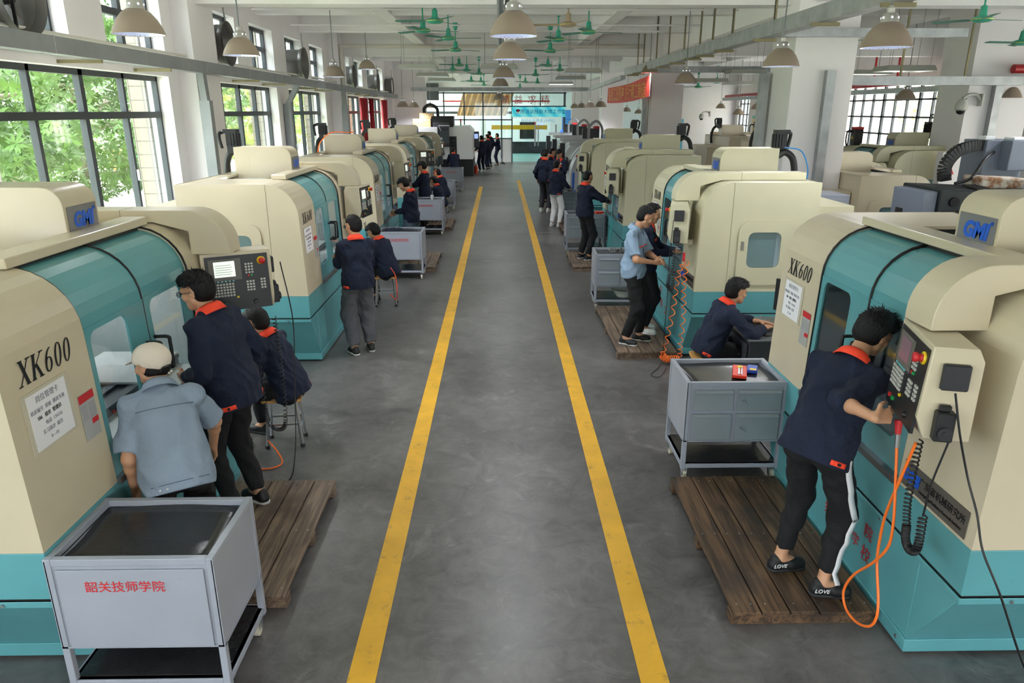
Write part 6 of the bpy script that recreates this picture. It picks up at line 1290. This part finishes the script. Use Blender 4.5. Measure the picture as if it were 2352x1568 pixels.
# P3 seated writing behind the control panel
person('student with glasses seated on a stool behind the near left control panel, writing on a board', (-1.86, 5.93, 0), R(80), sit(neck=V3(0, .17, 1.01), hc=V3(0, .25, 1.115), head=(0, R(-22), 0), wr=[V3(-.1, .38, .80), V3(.12, .36, .80)]), 'navy', blackcl, None, 'mid', glasses=True, hair='fringe', tab=(1,), seed=5)
# P4 standing in grey trousers
person('stocky student in navy jacket and loose grey trousers, standing with folded arms by the second left machine', (-1.70, 8.42, 0), R(28), stand(wr=[V3(.04, .27, 1.13), V3(-.02, .28, 1.17)], loose=.05, head=(R(25), R(-12), 0), epole=[V3(-1, -.2, -.5), V3(1, -.2, -.5)], an=[V3(-.09, .0, .085), V3(.13, .05, .085)]), 'navy', greycl, None, 'mid', glasses=True, tab=(-1,), seed=6, scale=1.0)
# P5 seated
person('student with glasses seated on a stool, looking down, beyond the second left machine', (-1.70, 10.75, 0), R(62), sit(neck=V3(0, .16, 1.0), hc=V3(0, .24, 1.11), head=(0, R(-30), 0), wr=[V3(-.06, .38, .74), V3(.06, .38, .74)]), 'navy', blackcl, None, 'mid', glasses=True, hair='fringe', tab=(1,), seed=7)
# P6 standing reading, pale jeans
person('student in navy jacket and blue-grey jeans looking down, standing beyond the third left machine trolley', (-1.70, 13.85, .0), R(75), stand(wr=[V3(-.05, .3, 1.02), V3(.05, .3, 1.0)], head=(0, R(-32), 0), hc=V3(0, .13, 1.55)), 'navy', denim2, None, 'mid', hair='fluffy', front=True, tab=(1,), seed=8, scale=.98)
person('student in navy jacket and black trousers working a handwheel, standing at the fourth left machine', (-1.86, 18.1, 0), R(75), stand(wr=[V3(-.08, .42, 1.12), V3(.1, .4, 1.1)], head=(0, R(-25), 0)), 'navy', blackcl, shoew, 'mid', hair='fluffy', front=True, tab=(1,), seed=9, scale=.98)
person('student crouched on a low stool behind the second lettered trolley', (-1.52, 18.95, 0), R(70), sit(neck=V3(0, .14, 1.0), head=(0, R(-20), 0)), 'navy', blackcl, None, 'low', seed=10, tab=())
person('student seated between the machines, back turned, by the fifth left machine', (-1.62, 21.3, 0), R(60), sit(neck=V3(0, .14, 1.0), head=(0, R(-20), 0)), 'navy', blackcl, None, 'low', seed=11, tab=())
person('student in navy jacket and pale grey trousers seated before the white machine, back to the camera', (-1.80, 29.2, .05), R(15), sit(.6, neck=V3(0, .06, 1.18), head=(R(-30), R(-10), 0), latl=V3(1, 0, 0)), 'navy', denim, None, 'low', seed=12, tab=(1,), scale=1.0)
person('nearest student of the distant group by the white machine, grey shoes', (-.85, 35.7, 0), R(35), stand(wr=[V3(-.15, .35, 1.0), V3(.1, .3, 1.0)]), 'navy', navy, shoew, 'low', seed=13, stripe=True, tab=(), scale=1.02)
person('second student of the distant group, mostly hidden behind the nearest', (-.58, 37.3, 0), R(60), stand(head=(0, R(-15), 0)), 'navy', navy, None, 'low', seed=14, tab=(), scale=1.02)
person('tall student of the distant group, farthest back', (-.52, 39.2, 0), R(50), stand(), 'navy', navy, None, 'low', seed=15, tab=(), scale=1.08)
person('slim student standing rightmost of the distant group', (-.1, 40.1, 0), R(80), stand(wr=[V3(-.1, .3, 1.2), V3(.1, .3, 1.2)]), 'navy', navy, None, 'low', seed=16, stripe=True, tab=(), scale=1.0)
# right side
person('student with white-striped black trousers leaning in at the near right machine door', (1.84, 3.71, .1), R(-53), dict(pel=V3(0, -.04, .92), neck=V3(0.02, .17, 1.38), wr=[V3(-.11, .46, 1.12), V3(.37, -.262, 1.262)], an=[V3(-.16, .0, .085), V3(.13, -.02, .085)], mark=1, ank=.075, toe=[V3(.5, .85, 0), V3(.68, .74, 0)], head=(R(-18), R(-26), R(8)), hc=V3(.03, .345, 1.49), epole=[V3(-.6, -.3, -1), V3(-.7, -.7, -.25)], loose=.02,
       hd=[dict(n=V3(0, .3, -1), t=V3(1, 0, .3), c=.7), dict(d=V3(.38, .84, .05), n=V3(-.8, .4, -.3), t=V3(0, 0, 1), c=1.0)]), 'navy', blackcl, shoeb, 'hi', .62, hair='fluffy', stripe=True, tab=(1,), seed=21, scale=1.03)
person('student in navy jacket seated at the keyboard beside the second right machine', (2.14, 6.98, 0), R(-82), sit(neck=V3(0, .17, 1.0), hc=V3(0, .25, 1.115), head=(0, R(-12), 0), wr=[V3(-.06, .56, .765), V3(.17, .50, .765)], hd=[dict(n=V3(0, 0, -1), t=V3(1, 0, 0), c=.22), dict(n=V3(0, 0, -1), t=V3(-1, 0, 0), c=.3)], epole=[V3(-1, -.3, -.6), V3(1, -.3, -.6)], an=[V3(-.12, .36, .085), V3(.12, .3, .085)]), 'navy', blackcl, None, 'hi', .92, hair='fluffy', tab=(1,), seed=22)
person('instructor in pale blue short-sleeved shirt and black trousers, hands clasped, on the duckboard', (1.62, 8.50, .1), R(-116), stand(wr=[V3(-.02, .27, 1.07), V3(.09, .26, 1.05)], head=(R(22), R(-24), 0), hc=V3(0, .11, 1.565), epole=[V3(-1, -.4, -.6), V3(1, -.4, -.6)], an=[V3(-.12, .05, .085), V3(.10, -.05, .085)], hd=[dict(d=V3(.6, .8, .1), n=V3(.3, -.3, -1), t=V3(0, .2, 1), c=.8), dict(d=V3(-.6, .8, 0), n=V3(-.8, -.5, 0), t=V3(0, .2, 1), c=.9)]), 'shirtb', blackcl, shoeb, 'hi', .3, hair='short', front=True, seed=24, scale=1.0)
person('student half hidden behind the instructor, white sneakers, palms open', (1.86, 8.98, .1), R(-105), stand(wr=[V3(-.12, .36, 1.08), V3(.12, .34, 1.1)], head=(0, R(-15), 0), hd=[dict(n=V3(0, 0, 1), t=V3(-1, 0, 0), c=.3), dict(n=V3(0, 0, 1), t=V3(1, 0, 0), c=.3)]), 'navy', blackcl, shoew, 'mid', hair='short', front=True, tab=(1,), seed=25, scale=.98)
person('crop-haired student in navy jacket operating the third right machine', (1.62, 13.75, .1), R(-62), stand(wr=[V3(-.1, .45, 1.12), V3(.16, .42, 1.1)], head=(R(8), R(-14), 0), epole=[V3(-1, -.2, -.4), V3(1, -.2, -.4)]), 'navy', blackcl, shoeb, 'mid', hair='crop', front=True, tab=(-1,), seed=26, sk=skin2, scale=1.0)
person('student in white trousers and navy jacket, back to the camera on the right', (1.42, 18.55, 0), R(-40), stand(wr=[V3(-.08, .32, 1.08), V3(.22, .3, 1.0)], head=(0, R(-12), 0)), 'navy', whitecl, shoew, 'mid', hair='short', tab=(1,), seed=27, scale=.98)
person('student in navy jacket and charcoal trousers, farther back on the right', (1.32, 21.4, 0), R(-30), stand(head=(R(-10), R(-20), 0), loose=.03), 'navy', mat('charcoal cloth', '#34343a', .9), shoew, 'mid', hair='short', tab=(1,), seed=28, scale=1.05)
person('student facing the camera among the far right group, looking down', (1.78, 21.9, 0), R(150), stand(wr=[V3(-.1, .3, 1.1), V3(.1, .3, 1.1)], head=(0, R(-30), 0)), 'navy', blackcl, None, 'mid', hair='fringe', front=True, tab=(), seed=29, scale=1.04)
person('student at the back of the far right group, left head', (1.38, 23.6, 0), R(-60), stand(head=(0, R(-15), 0)), 'navy', blackcl, None, 'low', seed=30, tab=(), scale=.98)
person('student at the back of the far right group, right head', (1.68, 24.0, 0), R(-100), stand(head=(0, R(-15), 0)), 'navy', blackcl, None, 'low', seed=31, tab=(), scale=1.0)
# folded garment on the trolley
g = Vol(V3(-.3, -.2, -.05), V3(.3, .2, .15), .008); F3 = [V3(1, 0, 0), V3(0, 1, 0), V3(0, 0, 1)]; g.el(V3(0, 0, .0), F3, (.16, .09, .04), .02); g.el(V3(.1, .02, .01), F3, (.09, .07, .035), .02); g.noise(.008, 50, 2); g.plane(V3(0, 0, .0), V3(0, 0, -1)); g.build('cloth', navy, JK, 1)
bpy.context.view_layer.update()
